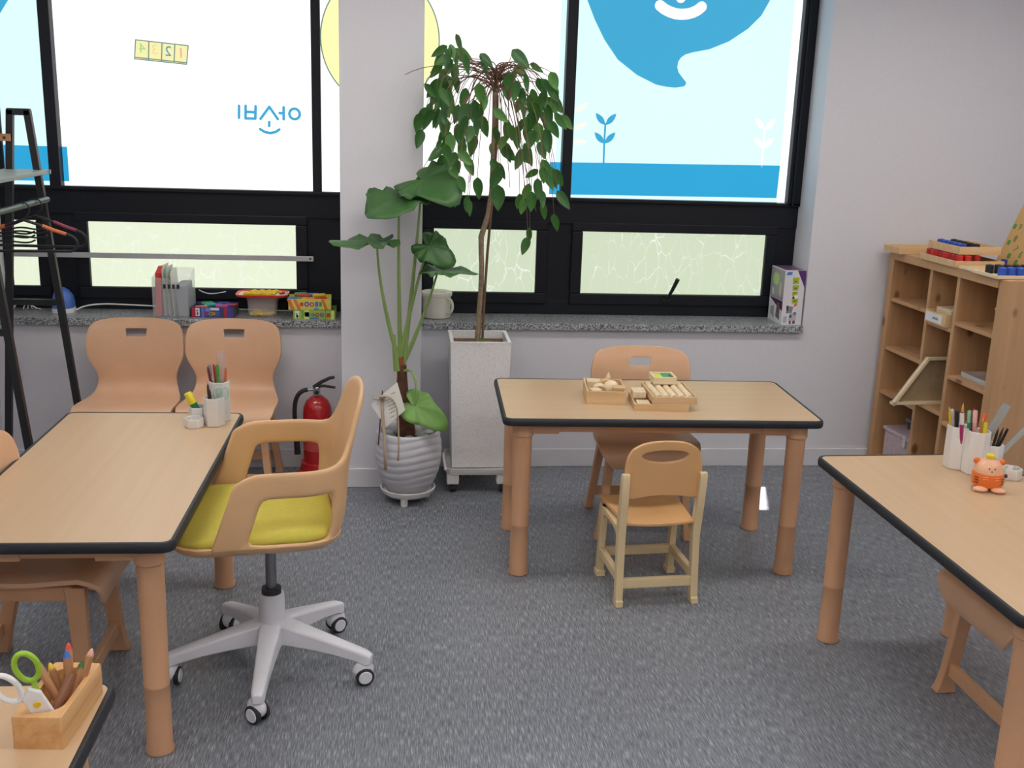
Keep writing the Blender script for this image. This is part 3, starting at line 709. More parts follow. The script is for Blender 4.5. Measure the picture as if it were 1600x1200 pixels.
# ================================================================== FIRE EXTINGUISHER
def make_ext():
    e = tag(empty('fire_extinguisher', (-.548, 4.315, 0)), 'red fire extinguisher with black hose behind the swivel chair', 'extinguisher')
    MB().lathe([(.100, .0), (.104, .004), (.100, .030), (.084, .040), (.080, .075), (.072, .080)], 24).build('stand', M_RED, e, smooth=50)
    MB().lathe([(.055, .055), (.066, .060), (.068, .08), (.068, .31), (.064, .345), (.050, .375), (.030, .392), (.020, .398)], 28).build('cylinder', M_RED, e, smooth=50)
    MB().lathe([(.0685, .14), (.0685, .22)], 28, cap=False).build('paper_label', mat('label_red_text', 'c14a48', .4), e)
    MB().lathe([(.016, .395), (.016, .43), (.012, .44)], 16).build('valve', M_CHROME, e)
    g = MB().cyl((0, -.017, .418), (0, -.027, .418), .017, None, 18).build('gauge', M_CHROME, e)
    MB().cyl((0, -.0265, .418), (0, -.029, .418), .010, None, 16).build('gauge_face', M_DARKP, g)
    MB().tube([(-.015, 0, .436), (.02, 0, .462), (.06, 0, .482), (.082, 0, .486)], [.010, .009, .008, .007], 8).build('lever', M_BLACK, e)
    MB().tube([(-.012, 0, .438), (.03, 0, .444), (.085, 0, .436)], [.008, .007, .006], 8).build('carry_handle', M_BLACK, e)
    MB().cyl((-.014, 0, .426), (-.045, -.01, .428), .008, None, 12).build('hose_fitting', M_CHROME, e)
    MB().tube(bez((-.042, -.01, .428), (-.10, -.02, .425), (-.105, -.02, .36), (-.102, -.03, .30), 8)+[(-.098, -.03, .22), (-.094, -.03, .165)], .0105, 10).build('hose', M_BLACK, e)
    MB().cyl((-.095, -.03, .19), (-.092, -.03, .12), .013, .015, 12).build('nozzle', M_BLACK, e)
make_ext()

# ================================================================== PLANTS
def heart_leaf(L, Wd, wave=.012, fold=.10, seed=0, notch=.16, rings=5, n=44, droop=.25):
    """heart-shaped blade, stalk at origin, tip along +x, upper face +z"""
    rnd = random.Random(seed); ph = rnd.random()*6; vs = [(0, 0, 0)]; fs = []
    def rad(t):
        t = abs(t)
        tip = math.exp(-(t/.42)**2)
        body = .46 + .06*math.cos(t)
        lobe = .12*math.exp(-((t-2.55)/.35)**2)
        nt_ = (1-notch*5*.16)*0
        r = body*(1-.08*t/PI) + .50*tip + lobe
        r *= 1-.72*math.exp(-((PI-t)/.22)**2)
        return r
    for k in range(1, rings+1):
        q = k/rings
        for j in range(n):
            t = -PI+2*PI*j/n; r = rad(t)*q
            x, y_ = r*math.cos(t)*L, r*math.sin(t)*Wd
            z = fold*abs(y_)*(1-.5*q) + wave*q*q*math.sin(7*t+ph) + wave*.5*q*math.sin(13*t+2*ph) - droop*x*x/L
            vs.append((x, y_, z))
    for j in range(n): fs.append((0, 1+j, 1+(j+1) % n))
    for k in range(rings-1):
        a = 1+k*n; b = a+n
        for j in range(n): q = (j+1) % n; fs.append((a+j, b+j, b+q, a+q))
    return MB().add(vs, fs)
def orient(axis, normal):
    x = Vector(axis).normalized(); z = Vector(normal); z = (z-x*z.dot(x)).normalized(); yv = z.cross(x)
    return Matrix((x, yv, z)).transposed()
M_ALO = mat_leaf('alocasia_leaf', '335c2e', '467439', 9)
M_ALO2 = mat_leaf('alocasia_leaf_young', '6b9a48', '82b05a', 9)
M_STALK = mat('alocasia_stalk', '7f9a55', .45, var=.12)
M_BARK = mat('alocasia_trunk', '5b3a28', .85, var=.35, scale=40, bump=.8)
PC = (-.125, 3.995, 0)
def make_alocasia():
    e = tag(empty('potted_alocasia', PC), 'tall broad-leaved plant in a ribbed round white pot by the pillar', 'potted plant')
    def L(p): return Vector(p)-Vector(PC)
    # ribbed pot
    prof = [(.086, .052), (.096, .058), (.118, .095), (.136, .14), (.147, .19), (.150, .23), (.148, .27), (.142, .31), (.139, .328), (.134, .333), (.127, .328), (.122, .29), (.118, .26)]
    rings = []; n = 64; fine = []
    for (r0, z0), (r1, z1) in zip(prof[:-1], prof[1:]):
        st = max(1, int(abs(z1-z0)/.0045)) if z0 < .32 and z1 > z0 else 2
        for q in range(st): t = q/st; fine.append((r0+(r1-r0)*t, z0+(z1-z0)*t, 1 if (.06 < z0 < .315 and z1 > z0) else 0))
    fine.append((prof[-1][0], prof[-1][1], 0))
    for r, z, rib in fine:
        ring = []
        for k in range(n):
            a = 2*PI*k/n; ph = z*2*PI/.034 + 1.6*math.sin(2*a+.6)+1.1*math.sin(3*a+1.)
            rr = r+(.0042*(abs(math.sin(ph/2))**.6-.6) if rib else 0)
            ring.append((rr*math.cos(a), rr*math.sin(a), z))
        rings.append(ring)
    MB().loft(rings).build('pot', mat('pot_white_ceramic', 'c9c8cf', .5), e, smooth=60)
    MB().lathe([(.121, .288), (.06, .292), (.005, .292)], 24).build('soil', mat('dark_soil', '2d2926', .95, var=.3, scale=50), e)
    rnd = random.Random(4)
    for k in range(13):
        a = k*2.4; r = .035+.07*math.sqrt((k+.5)/13)
        MB().sphere((r*math.cos(a), r*math.sin(a), .304), rnd.uniform(.022, .032), rnd.uniform(.018, .024), rnd.uniform(.012, .016), 10, 6, None).build('pebble', mat('pebble_grey_%d' % (k % 3), ('8e9390', '7b807f', 'a3a6a0')[k % 3], .7), e)
    MB().tube([(-.004, 0, .262), (-.010, 0, .34), (-.020, .0, .42), (-.030, 0, .50), (-.028, 0, .56), (-.030, 0, .625)], [.042, .039, .034, .030, .023, .020], 12).build('trunk', M_BARK, e)
    MB().tube([(-.030, 0, .53), (-.032, 0, .60), (-.034, 0, .66)], [.021, .019, .016], 12).build('stem_sheath', mat('sheath_rust', '8a4a2c', .7, var=.25, scale=30), e)
    base = Vector((-.034, 0, .62))
    def leaf(att, axis, nrm, Ln, Wd, bow, seed, m=M_ALO, r0=.011, start=None, fold=.10, wave=.012, droop=.25):
        att = L(att); st = Vector(start) if start else base+Vector((random.uniform(-.012, .012), random.uniform(-.01, .01), 0))
        mid = st.lerp(att, .5)+Vector(bow)
        MB().tube(bez(st, st.lerp(mid, .6), mid.lerp(att, .45), att, 14), [r0+(.0045-r0)*min(1, i/12) for i in range(15)], 8).build('stalk', M_STALK, e)
        lf = heart_leaf(Ln, Wd, wave, fold, seed, droop=droop).build('leaf', m, e, smooth=80, solid=.0015)
        M4 = orient(axis, nrm).to_4x4(); M4.translation = att; lf.matrix_local = M4
    leaf((-.170, 3.985, 1.350), (-.50, -.82, -.22), (-.12, -.40, .90), .19, .33, (-.012, 0, .10), 1)
    leaf((-.075, 4.005, 1.425), (.50, -.62, -.12), (.0, -.72, .70), .21, .30, (.02, .01, .10), 2)
    leaf((-.262, 3.94, 1.170), (-.95, -.25, -.03), (.0, -.10, 1), .20, .25, (-.05, -.01, .02), 3, fold=.02, droop=.03)
    leaf((-.045, 3.97, 1.148), (.62, -.35, -.36), (.35, -.88, .25), .135, .175, (-.01, 0, .06), 4)
    leaf((-.004, 3.96, 1.048), (.95, -.28, .0), (0, -.13, 1), .175, .19, (.02, 0, -.02), 5, fold=.02, wave=.007, droop=.03)
    leaf((-.098, 3.905, .462), (.62, -.35, -.30), (.10, -.88, .45), .165, .175, (.05, -.02, .12), 6, M_ALO2, .006, (-.02, -.015, .60), wave=.005)
    MB().tube([(-.05, -.01, .60), (-.062, -.012, .70), (-.064, -.012, .76)], [.016, .010, .006], 8).build('stalk_stub', M_STALK, e)
make_alocasia()
def make_pot_caddy():
    e = tag(empty('plant_caddy', PC), 'round white plant caddy under the ribbed pot', 'plant stand')
    MB().lathe([(.060, .030), (.105, .034), (.120, .048), (.124, .064), (.119, .066), (.108, .050), (.02, .044)], 32).build('dish', M_WHITEP, e, smooth=50)
    for k in range(3):
        a = math.radians(-100+120*k)
        MB().cyl((.09*math.cos(a), .09*math.sin(a), 0), (.09*math.cos(a), .09*math.sin(a), .040), .016, .018, 14).build('foot', M_WHITEP, e)
make_pot_caddy()
def make_card():
    e = tag(empty('gift_card', (-.195, 3.885, .0)), 'white gift card with beige ribbon stuck in the round pot', 'card')
    # quad in x,z (leaning slightly), read from its own centre
    q = [(-.092, .473), (-.026, .372), (.055, .450), (.020, .574)]
    MB().prism(q, .002, -.002, 'XZ').build('card_board', mat('card_paper', 'efece6', .7), e, smooth=0)
    for (x, z, w_) in ((-.045, .447, .018), (-.018, .482, .026), (-.016, .466, .030), (-.014, .450, .034), (-.012, .434, .028), (-.008, .415, .020), (-.005, .520, .022)):
        for k in range(int(w_/.006)):
            xx = x+k*.0065; zz = z+k*.0035
            MB().box(xx, xx+.0042, -.0026, -.0020, zz, zz+.0035).build('printed_writing', mat('ink_dark', '4a4642', .8), e, smooth=0)
    MB().cyl((-.060, .004, .29), (-.042, .002, .535), .003, None, 8).build('stick', M_BARK, e)
    R = mat('ribbon_beige', 'b9a48d', .6)
    MB().tube([(-.045, -.006, .505), (-.055, -.006, .504), (-.03, -.008, .512)], .006, 8).build('ribbon_knot', R, e)
    def rib(pts, w_=.013):
        b = MB(); vs = []; fs = []
        for i, p in enumerate(pts):
            vs += [(p[0]-w_/2, p[1], p[2]), (p[0]+w_/2, p[1], p[2])]
            if i: fs.append((2*i-2, 2*i-1, 2*i+1, 2*i))
        b.add(vs, fs).build('ribbon', R, e, smooth=60, solid=.001)
    rib([(-.045, -.007, .505), (-.042, -.010, .44), (-.036, -.022, .36), (-.033, -.029, .325), (-.031, -.040, .27), (-.028, -.042, .19)])
    rib([(-.030, -.007, .512), (.0, -.010, .50), (.020, -.012, .46), (.026, -.016, .40), (.028, -.024, .335), (.028, -.034, .28), (.026, -.038, .23)], .007)
    for sg in (-1, 1):
        b = MB(); vs = []; fs = []
        for i in range(9):
            t = i/8*2*PI; vs += [(-.043+sg*(.020-.020*math.cos(t)), -.010-.004*math.sin(t), .507+.010*math.sin(t)), (-.043+sg*(.020-.020*math.cos(t)), -.020-.004*math.sin(t), .507+.010*math.sin(t))]
            if i: fs.append((2*i-2, 2*i-1, 2*i+1, 2*i))
        b.add(vs, fs).build('ribbon_loop', R, e, smooth=60, solid=.001)
make_card()

TC = (.197, 4.205, 0)
def make_tree():
    e = tag(empty('potted_weeping_fig', TC), 'weeping fig tree in a tall square white planter', 'potted plant')
    def L(p): return Vector(p)-Vector(TC)
    MT = mat_terrazzo()
    def sq(h, z): return [(-h, -h, z), (h, -h, z), (h, h, z), (-h, h, z)]
    MB().loft([sq(.120, .118), sq(.136, .705), sq(.137, .705), sq(.137, .712), sq(.121, .712), sq(.119, .672)]).build('planter', MT, e, smooth=0, bevel=.002)
    MB().loft([sq(.119, .670), sq(.119, .676)]).build('soil', M_SOIL, e, smooth=0)
    MB().tube(bez((-.03, -.05, .674), (-.01, -.06, .69), (.04, -.07, .70), (.07, -.06, .685), 6), [.006, .010, .016, .020, .014, .008, .004], 8).build('moss', mat('moss_green', '55692f', .9, var=.3, scale=40), e)
    MW = mat('fig_bark', '938069', .8, var=.25, scale=50, bump=.5)
    MB().tube([L(p) for p in ((.188, 4.19, .66), (.192, 4.18, .80), (.198, 4.17, .92), (.199, 4.17, 1.03), (.195, 4.17, 1.10), (.193, 4.17, 1.17), (.205, 4.17, 1.21), (.222, 4.17, 1.27), (.234, 4.17, 1.37), (.237, 4.17, 1.50), (.238, 4.17, 1.65), (.240, 4.17, 1.80), (.242, 4.17, 1.87))], [.0135, .013, .0125, .012, .012, .013, .0125, .0115, .011, .0115, .010, .010, .008], 10).build('trunk', MW, e)
    MB().tube([L(p) for p in ((.210, 4.18, .66), (.214, 4.165, .90), (.222, 4.16, 1.10), (.232, 4.165, 1.25), (.242, 4.165, 1.40), (.252, 4.16, 1.60), (.250, 4.16, 1.78))], [.006, .006, .006, .006, .006, .005, .004], 8).build('side_stem', mat('fig_bark_brown', '6d5240', .8), e)
    MTW = mat('fig_twig', '7d5a49', .8)
    top = L((.240, 4.17, 1.84))
    rnd = random.Random(9)
    # leaf meshes, three sizes shared by all leaves
    kinds = []
    for k, (ln, wd, m) in enumerate(((.088, .052, mat_leaf('fig_leaf', '2f5a2a', '43743a', 20)), (.100, .060, mat_leaf('fig_leaf_dark', '28502a', '386635', 20)), (.078, .050, mat_leaf('fig_leaf_bright', '3d6b2e', '5a8c42', 20)))):
        vs = []; fs = []; nn = 9
        for i in range(nn):
            t = i/(nn-1); w_ = wd/2*(math.sin(PI*min(1, t*.98+.02)**.80)**.75)*(1-.25*t) if t < 1 else 0
            if i == 0: w_ = .003
            x = ln*t; z = -.10*ln*math.sin(PI*t) - .15*ln*t*t
            for s in (-1, -.5, 0, .5, 1): vs.append((x, s*w_, z+abs(s)*w_*.30))
        for i in range(nn-1):
            for j in range(4): a = i*5+j; fs.append((a, a+5, a+6, a+1))
        me = MB().add(vs, fs).mesh('leaf', 70); me.materials.append(m); kinds.append(me)
    pts = []
    more = []
    for k, (x, y_, z, a) in enumerate(LEAVES):
        if k % 3 == 0 and z > 1.40: more.append((x+rnd.uniform(-.03, .03), y_+rnd.uniform(-.08, .08), z+rnd.uniform(-.05, .05), a+rnd.uniform(-35, 35)))
    for k, (x, y_, z, a) in enumerate(LEAVES+more):
        if x < .0: y_ = min(y_, 4.10)
        y_ = min(y_, 4.40)
        me = kinds[rnd.choice((0, 0, 1, 1, 2))]
        ln = .09; ar = math.radians(a)
        ax = Vector((math.sin(ar)*.85, rnd.uniform(-.45, .15), -math.cos(ar)*.85-.1)).normalized()
        nrm = Vector((rnd.uniform(-1.1, 1.1), -1, .5+rnd.uniform(-.4, .5)))
        p = L((x, y_, z)) - ax*.045
        o = link('leaf', me, e); M4 = orient(ax, nrm).to_4x4() @ (Matrix.Scale(rnd.uniform(.78, 1.12), 4) @ Matrix.Diagonal((1, rnd.uniform(.78, 1.05), 1, 1))); M4.translation = p; o.matrix_local = M4
        pts.append(p)
    # arching twigs that carry the leaves
    low = sorted(range(len(pts)), key=lambda i: pts[i].z)
    used = set(); b = MB(); cnt = 0
    for i in low:
        if i in used: continue
        p = pts[i]; d = Vector((p.x-top.x, p.y-top.y, 0)); r = d.length; dn = d.normalized() if r > .02 else Vector((1, 0, 0))
        s0 = top+Vector((rnd.uniform(-.015, .015), rnd.uniform(-.015, .015), rnd.uniform(-.05, .05)))
        c1 = s0+dn*r*.30+Vector((0, 0, .05+.05*rnd.random())); hi = max(p.z+.05, min(top.z+.06, p.z+.30))
        c2 = Vector((p.x, p.y, min(hi, top.z+.05)))-dn*.02
        cv = bez(s0, c1, c2, p, 12)
        b = MB(); b.tube(cv, [.0026-.0014*q/12 for q in range(13)], 5); b.build('twig', MTW, e)
        cnt += 1
        for j in low:
            if j != i and j not in used and min((pts[j]-q).length for q in cv) < .045: used.add(j)
        used.add(i)
    # bare twigs
    for x, y_, z, up in ((-.045, 4.10, 1.862, .02), (-.150, 4.11, 1.850, .0), (.30, 4.02, 1.40, .02), (.12, 3.95, 1.42, .03), (.42, 4.05, 1.30, 0), (-.07, 4.13, 1.46, .0), (.10, 4.05, 1.75, .04), (.16, 4.0, 1.72, .05), (.33, 4.0, 1.74, .05), (.36, 4.05, 1.80, .05), (.20, 4.02, 1.66, .05), (.29, 4.05, 1.60, .04), (.07, 4.08, 1.80, .05), (.40, 4.1, 1.82, .05), (.13, 4.1, 1.79, .06), (.34, 4.12, 1.77, .06)):
        p = L((x, y_, z)); d = p-top
        MB().tube(bez(top, top+d*.3+Vector((0, 0, .06+up)), top+d*.7+Vector((0, 0, .07+up)), p, 10), [.0024-.001*q/10 for q in range(11)], 5).build('twig', MTW, e)
make_tree()
def make_planter_caddy():
    e = tag(empty('planter_trolley', TC), 'square white trolley with black wheels under the tall planter', 'plant stand')
    h = .148
    def rr(s, z): return [(x, y_, z) for x, y_ in rrect(s, s, .03, 4)]
    MB().loft([rr(h-.02, .088), rr(h-.004, .090), rr(h, .100), rr(h+.002, .122), rr(h-.004, .122), rr(h-.008, .106), rr(.02, .104)]).build('tray', M_WHITEP, e, smooth=40)
    MB().tube([(-h-.002, -h+.01, .112), (-h-.010, -h+.02, .16), (-h-.010, -h+.06, .175), (-h-.006, -h+.10, .12)], .006, 8).build('side_grip', M_WHITEP, e)
    for sx in (-1, 1):
        for sy in (-1, 1):
            c = empty('caster', (sx*.115, sy*.115, 0)); c.parent = e
            MB().box(-.028, .028, -.026, .026, .042, .092).build('housing', M_WHITEP, c, smooth=0, bevel=.005)
            MB().cyl((-.012, 0, .022), (.012, 0, .022), .022, None, 18).build('wheel', M_DARKP, c, bevel=.002)
            MB().cyl((0, 0, .02), (0, 0, .045), .008, None, 8).build('fork', M_DARKP, c)
make_planter_caddy()

# ================================================================== THINGS ON THE SILLS
SZ = .731
ORD = ('first', 'second', 'third', 'fourth', 'fifth', 'sixth', 'seventh', 'eighth')
def colour(c, rough=.45): return mat('paint_'+c, c, rough)
def open_box(b, x0, x1, y0, y1, z0, z1, t=.003):
    b.box(x0, x1, y0, y1, z0, z0+t); b.box(x0, x1, y0, y0+t, z0+t, z1); b.box(x0, x1, y1-t, y1, z0+t, z1)
    b.box(x0, x0+t, y0+t, y1-t, z0+t, z1); b.box(x1-t, x1, y0+t, y1-t, z0+t, z1); return b
def make_file_box():
    e = tag(empty('file_box', (-1.225, 4.545, SZ), -.06), 'translucent plastic file box holding papers on the left sill', 'file box')
    m = mat_clear('milky_plastic', 'dde1e6', .20, .35)
    b = MB(); b.box(-.082, .082, -.072, .072, 0, .003)
    # slanted front to back height: front wall lower left, tall back
    for pl in (([(-.082, .003), (.082, .003), (.082, .165), (.02, .165), (-.01, .182), (-.082, .185)], -.072), ([(-.082, .003), (.082, .003), (.082, .215), (-.082, .215)], .069)):
        b.prism(pl[0], pl[1], pl[1]+.003, 'XZ')
    for x in (-.082, .079): b.prism([(-.069, .003), (.069, .003), (.069, .215), (-.069, .185 if x < 0 else .165)], x, x+.003, 'YZ')
    b.build('box_shell', m, e, smooth=0)
    for k in range(4):
        x = -.030+.021*k
        MB().box(x, x+.012, -.0735, -.0722, .135, .155).build('handle_slot', M_DARKP, e, smooth=0)
make_file_box()
t = tag(empty('plastic_folder', (-1.285, 4.545, SZ+.004), -.06, 0, .03), 'red plastic folder standing in the file box', 'folder')
MB().prism([(-.06, 0), (.06, 0), (.06, .22), (.0, .225), (-.055, .20)], -.014, .014, 'YZ').build('cover', colour('d0362f'), t, smooth=0, bevel=.001)
for k, (dx, tilt, c, h, lab) in enumerate(((.035, .10, 'e9e8e2', .235, 'white paper sheet in the file box, beside the red folder'), (.056, .13, 'cfd8c8', .228, 'pale green paper sheet in the file box'), (.078, .20, 'f0efec', .215, 'white printed paper sheet leaning in the file box'), (.100, .24, '8f95a0', .150, 'grey folder standing low in the file box'))):
    t = tag(empty('paper_sheet' if k < 3 else 'document_folder', (-1.29+dx, 4.545, SZ+.004), -.06, 0, -tilt*.3), lab, 'paper')
    MB().prism([(-.062, 0), (.058, 0), (.058, h), (-.03, h), (-.062, h*.92)], 0, (.0012, .0012, .0012, .046)[k], 'YZ').build('sheet', mat('sheet_%d' % k, c, .7), t, smooth=0)
    if k == 2:
        for q in range(3): MB().box(-.0008, 0, -.05+.022*q, -.034+.022*q, h*.70, h*.80).build('printed_mark', colour(('2d2d33', '7a4a34', '3a3a40')[q]), t, smooth=0)

def stick_prism(name, label, loc, rz, ln, c, group, tilt=0., cat='clay stick', r=.0095):
    t = tag(empty(name, loc, rz, 0, tilt), label, cat, group)
    b = MB(); ring = [[(x, q*r*math.cos(2*PI*k/10), r+q*r*math.sin(2*PI*k/10)) for k in range(10)] for x, q in ((-ln/2, .75), (-ln/2+.004, 1), (ln/2-.004, 1), (ln/2, .75))]
    b.loft(ring).build('stick', colour(c, .55), t, smooth=40)
    MB().tube([(-ln/2+.012, 0, r), (-ln/2+.016, 0, r)], r*1.06, 10).build('groove', colour(c, .8), t)
    return t
def print_box(name, label, x0, x1, y0, y1, z0, h, base, art, rz=0.):
    cx, cy = (x0+x1)/2, (y0+y1)/2; hx, hy = (x1-x0)/2, (y1-y0)/2
    e = tag(empty(name, (cx, cy, z0), rz), label, 'box')
    open_box(MB(), -hx, hx, -hy, hy, 0, h, .002).build('carton', colour(base, .5), e, smooth=0)
    for kind, c, *a in art:
        if kind == 'bar': MB().box(a[0], a[1], -hy-.0008, -hy, a[2], a[3]).build('printed_patch', colour(c, .5), e, smooth=0)
        if kind == 'skew': MB().prism([(a[0], a[2]), (a[1], a[2]), (a[1]+a[4], a[3]), (a[0]+a[4], a[3])], -hy-.0008, -hy, 'XZ').build('printed_stripe', colour(c, .5), e, smooth=0)
        if kind == 'ring': MB().loft([[(a[0]+q*math.cos(2*PI*k/16), -hy-.0012, a[1]+q*math.sin(2*PI*k/16)) for k in range(16)] for q in (a[2], a[2]*.5)], cap=False).build('printed_letter', colour(c, .5), e, smooth=0, solid=.0006)
        if kind == 'end': MB().box(hx, hx+.0008, a[0], a[1], a[2], a[3]).build('printed_patch', colour(c, .5), e, smooth=0)
    return e
# purple box of clay sticks
print_box('clay_box', 'purple and blue carton of clay sticks next to the file box', -1.134, -.940, 4.478, 4.618, SZ, .050, '4d3d78', [
    ('bar', 'b3243a', -.096, -.082, .001, .047), ('bar', 'e8e6ea', -.079, -.060, .006, .044), ('bar', '26262b', -.074, -.066, .010, .024), ('bar', 'b3243a', -.076, -.066, .028, .036), ('bar', '5b74c6', -.052, -.038, .001, .049), ('bar', '7a88d2', -.034, -.012, .028, .046), ('bar', 'a83a62', -.034, -.020, .008, .024),
    ('bar', 'd8dae8', -.010, .030, .034, .046), ('bar', 'c8742e', .0, .012, .010, .026), ('ring', '7ab04a', -.008, .018, .010), ('ring', '3f6fc4', .022, .018, .010), ('bar', '38426e', .034, .048, .001, .049), ('bar', 'a32f3c', .052, .066, .001, .049), ('bar', '3f4aa0', .070, .084, .001, .049),
    ('end', '5b5f6a', -.06, .06, .006, .045)], -.03)
G1 = 'clay sticks in the purple carton'
for k, (x, yy, rz, c, nm) in enumerate(((-1.095, 4.500, .25, 'e27a2c', 'orange'), (-1.060, 4.530, .5, '3aa79c', 'teal'), (-1.035, 4.560, .1, '2f6fa8', 'blue'), (-1.000, 4.500, .1, 'b0468f', 'magenta'), (-.985, 4.535, .35, '6a3f93', 'violet'), (-1.000, 4.570, -.1, '3d3a86', 'navy'), (-.962, 4.560, .2, 'c04038', 'red'), (-1.08, 4.575, .3, '2a8f63', 'green'))):
    stick_prism('clay_stick', nm+' clay stick lying in the purple carton', (x, yy, SZ+.034+.006*(k % 2)), rz, .055, c, G1)
# tub with red lid tray
def make_tub():
    e = tag(empty('clay_tub', (-.815, 4.552, SZ)), 'clear plastic tub with a red-rimmed tray lid on the left sill', 'tub')
    def rr(hx, hy, r, z): return [(x, yy, z) for x, yy in rrect(hx, hy, r, 4)]
    MB().loft([rr(.064, .050, .02, 0), rr(.066, .052, .02, .003), rr(.070, .056, .02, .096), rr(.067, .053, .02, .096), rr(.063, .049, .02, .004)]).build('tub_wall', mat_clear('milky_tub', 'e6dcd8', .20, .3), e, smooth=50)
    MB().loft([rr(.095, .062, .03, .094), rr(.118, .080, .04, .098), rr(.122, .083, .04, .108), rr(.116, .078, .04, .110), rr(.110, .074, .036, .104), rr(.02, .02, .01, .103)]).build('lid_rim', colour('d33a2e', .35), e, smooth=50)
    MB().loft([rr(.108, .072, .034, .1045), rr(.02, .02, .01, .1050)], cap=False).build('lid_tray', colour('e9d9c9', .5), e, smooth=50)
    MB().tube(bez((.082, -.018, .107), (.098, -.010, .108), (.102, .006, .108), (.094, .02, .107), 6), .007, 8).build('lid_grip', colour('a3261f', .4), e)
make_tub()
fl = MB()
for k in range(5):
    a = 2*PI*k/5; fl.sphere((.010*math.cos(a), .010*math.sin(a), .006), .0085, .0085, .006, 8, 5)
fl.lathe([(.006, .0), (.006, .013), (.003, .015)], 8)
fme = fl.mesh('flower_bead', 50); fme.materials.append(colour('e5c419', .4))
pos = [(-.885, 4.51, .105), (-.862, 4.515, .105), (-.835, 4.50, .105), (-.812, 4.512, .105), (-.785, 4.502, .105), (-.765, 4.515, .105), (-.870, 4.545, .105), (-.842, 4.540, .105), (-.815, 4.548, .105), (-.790, 4.540, .105), (-.770, 4.555, .105), (-.855, 4.578, .105), (-.820, 4.582, .105), (-.786, 4.578, .105), (-.755, 4.580, .105)]
for k, p in enumerate(pos):
    o = link('flower_bead', fme); o.location = (p[0], p[1], SZ+p[2]); row = 0 if k < 6 else 1 if k < 11 else 2
    tag(o, 'yellow flower bead on the tub lid, %s row, %s from the left' % (('front', 'middle', 'back')[row], ORD[k-(0, 6, 11)[row]]), 'bead', 'yellow beads on the tub lid')
for p in ((-.855, 4.525), (-.825, 4.515), (-.790, 4.525), (-.805, 4.555), (-.845, 4.565), (-.775, 4.56), (-.835, 4.54)):
    o = link('flower_bead', fme); o.location = (p[0], p[1], SZ+.005+.008*random.random()); o.scale = (1.25,)*3; tag(o, 'yellow flower bead inside the clear tub', 'bead', 'yellow beads in the tub')
# two stacked green cartons
LET = [('ring', '7a4b9a', -.012, .024, .010), ('ring', 'b03c5c', .012, .024, .009), ('bar', 'd06a2c', -.042, -.026, .016, .034), ('bar', '2f5fa8', .026, .046, .014, .036), ('bar', '3b9a4a', -.022, .044, .003, .009)]
print_box('clay_carton', 'lower green carton of the stack beside the pillar', -.665, -.470, 4.462, 4.600, SZ, .043, '9dbd4e', [('bar', 'eceae4', -.088, -.070, .005, .039), ('bar', '2b2b2e', -.084, -.074, .008, .020), ('bar', 'b83a3a', -.086, -.078, .022, .028), ('bar', '6ea23c', -.058, -.050, 0, .043), ('bar', 'cfe08a', -.046, -.024, 0, .043), ('bar', '3a6fb4', -.044, -.022, .012, .034), ('ring', 'b03c5c', .014, .022, .010), ('ring', '7a4b9a', .036, .022, .010), ('bar', 'c33b34', .058, .076, .012, .030), ('bar', '6ea23c', .050, .055, 0, .043), ('bar', 'd6e79a', .080, .092, 0, .043), ('ring', '3a6fb4', -.006, .022, .008), ('bar', '3f78b8', -.020, .020, .002, .008)])
print_box('clay_carton', 'upper yellow carton of clay sticks stacked beside the pillar', -.690, -.492, 4.468, 4.606, SZ+.0435, .052, 'd6cf62', [('skew', 'd9783a', -.086, -.070, .001, .051, -.020), ('skew', 'd9783a', -.056, -.040, .001, .051, -.022), ('bar', 'c9452f', -.046, -.030, .018, .036), ('ring', '7a4b9a', -.014, .028, .012), ('ring', 'c4417c', .010, .026, .011), ('bar', '4d7fc0', .024, .040, .016, .040), ('bar', '3e9c54', .044, .056, .016, .038), ('bar', '5a8fd0', .020, .040, .002, .010), ('skew', 'd9783a', .070, .084, .001, .051, -.018), ('end', '7c9a44', -.066, .066, .004, .048)], .05)
G2 = 'clay sticks in the yellow carton'
for k, (x, yy, rz, c, nm) in enumerate(((-.665, 4.500, .2, '2f6fc0', 'blue'), (-.630, 4.505, .05, '2fa05a', 'green'), (-.600, 4.498, .5, 'e0b32a', 'yellow'), (-.575, 4.500, .3, 'e08a2a', 'orange'), (-.540, 4.505, .35, 'd23c30', 'red'), (-.625, 4.545, -.1, 'd9483f', 'bright red'), (-.640, 4.580, .5, '4aa56c', 'mint green'), (-.585, 4.560, .1, '3d84c8', 'sky blue'), (-.550, 4.550, .3, 'e6c23a', 'lemon yellow'))):
    stick_prism('clay_stick', nm+' clay stick heaped in the yellow carton', (x, yy, SZ+.0435+.036+.010*(k > 4)), rz, .060, c, G2, r=.010)
# blue and white gadget, cable
def make_iron():
    e = tag(empty('tape_dispenser', (-1.742, 4.580, SZ)), 'blue and white rounded plastic gadget on the sill behind the rack', 'gadget')
    def st(s, z, dx=0.): return [(x*s+dx, yy*s, z) for x, yy in rrect(.048, .055, .035, 5)]
    MB().loft([st(1, 0), st(1.02, .006), st(1., .022)]).build('base', M_WHITEP, e, smooth=50)
    MB().loft([st(.98, .020), st(.97, .045), st(.86, .075), st(.62, .100, -.004), st(.30, .115, -.008)]).build('cover', colour('4a6fc0', .35), e, smooth=60)
make_iron()
cable = bez((-1.69, 4.585, SZ+.006), (-1.66, 4.60, SZ+.03), (-1.60, 4.62, SZ+.035), (-1.50, 4.625, SZ+.030), 10)+bez((-1.50, 4.625, SZ+.030), (-1.3, 4.63, SZ+.022), (-1.1, 4.635, SZ+.012), (-.62, 4.64, SZ+.005), 12)[1:]
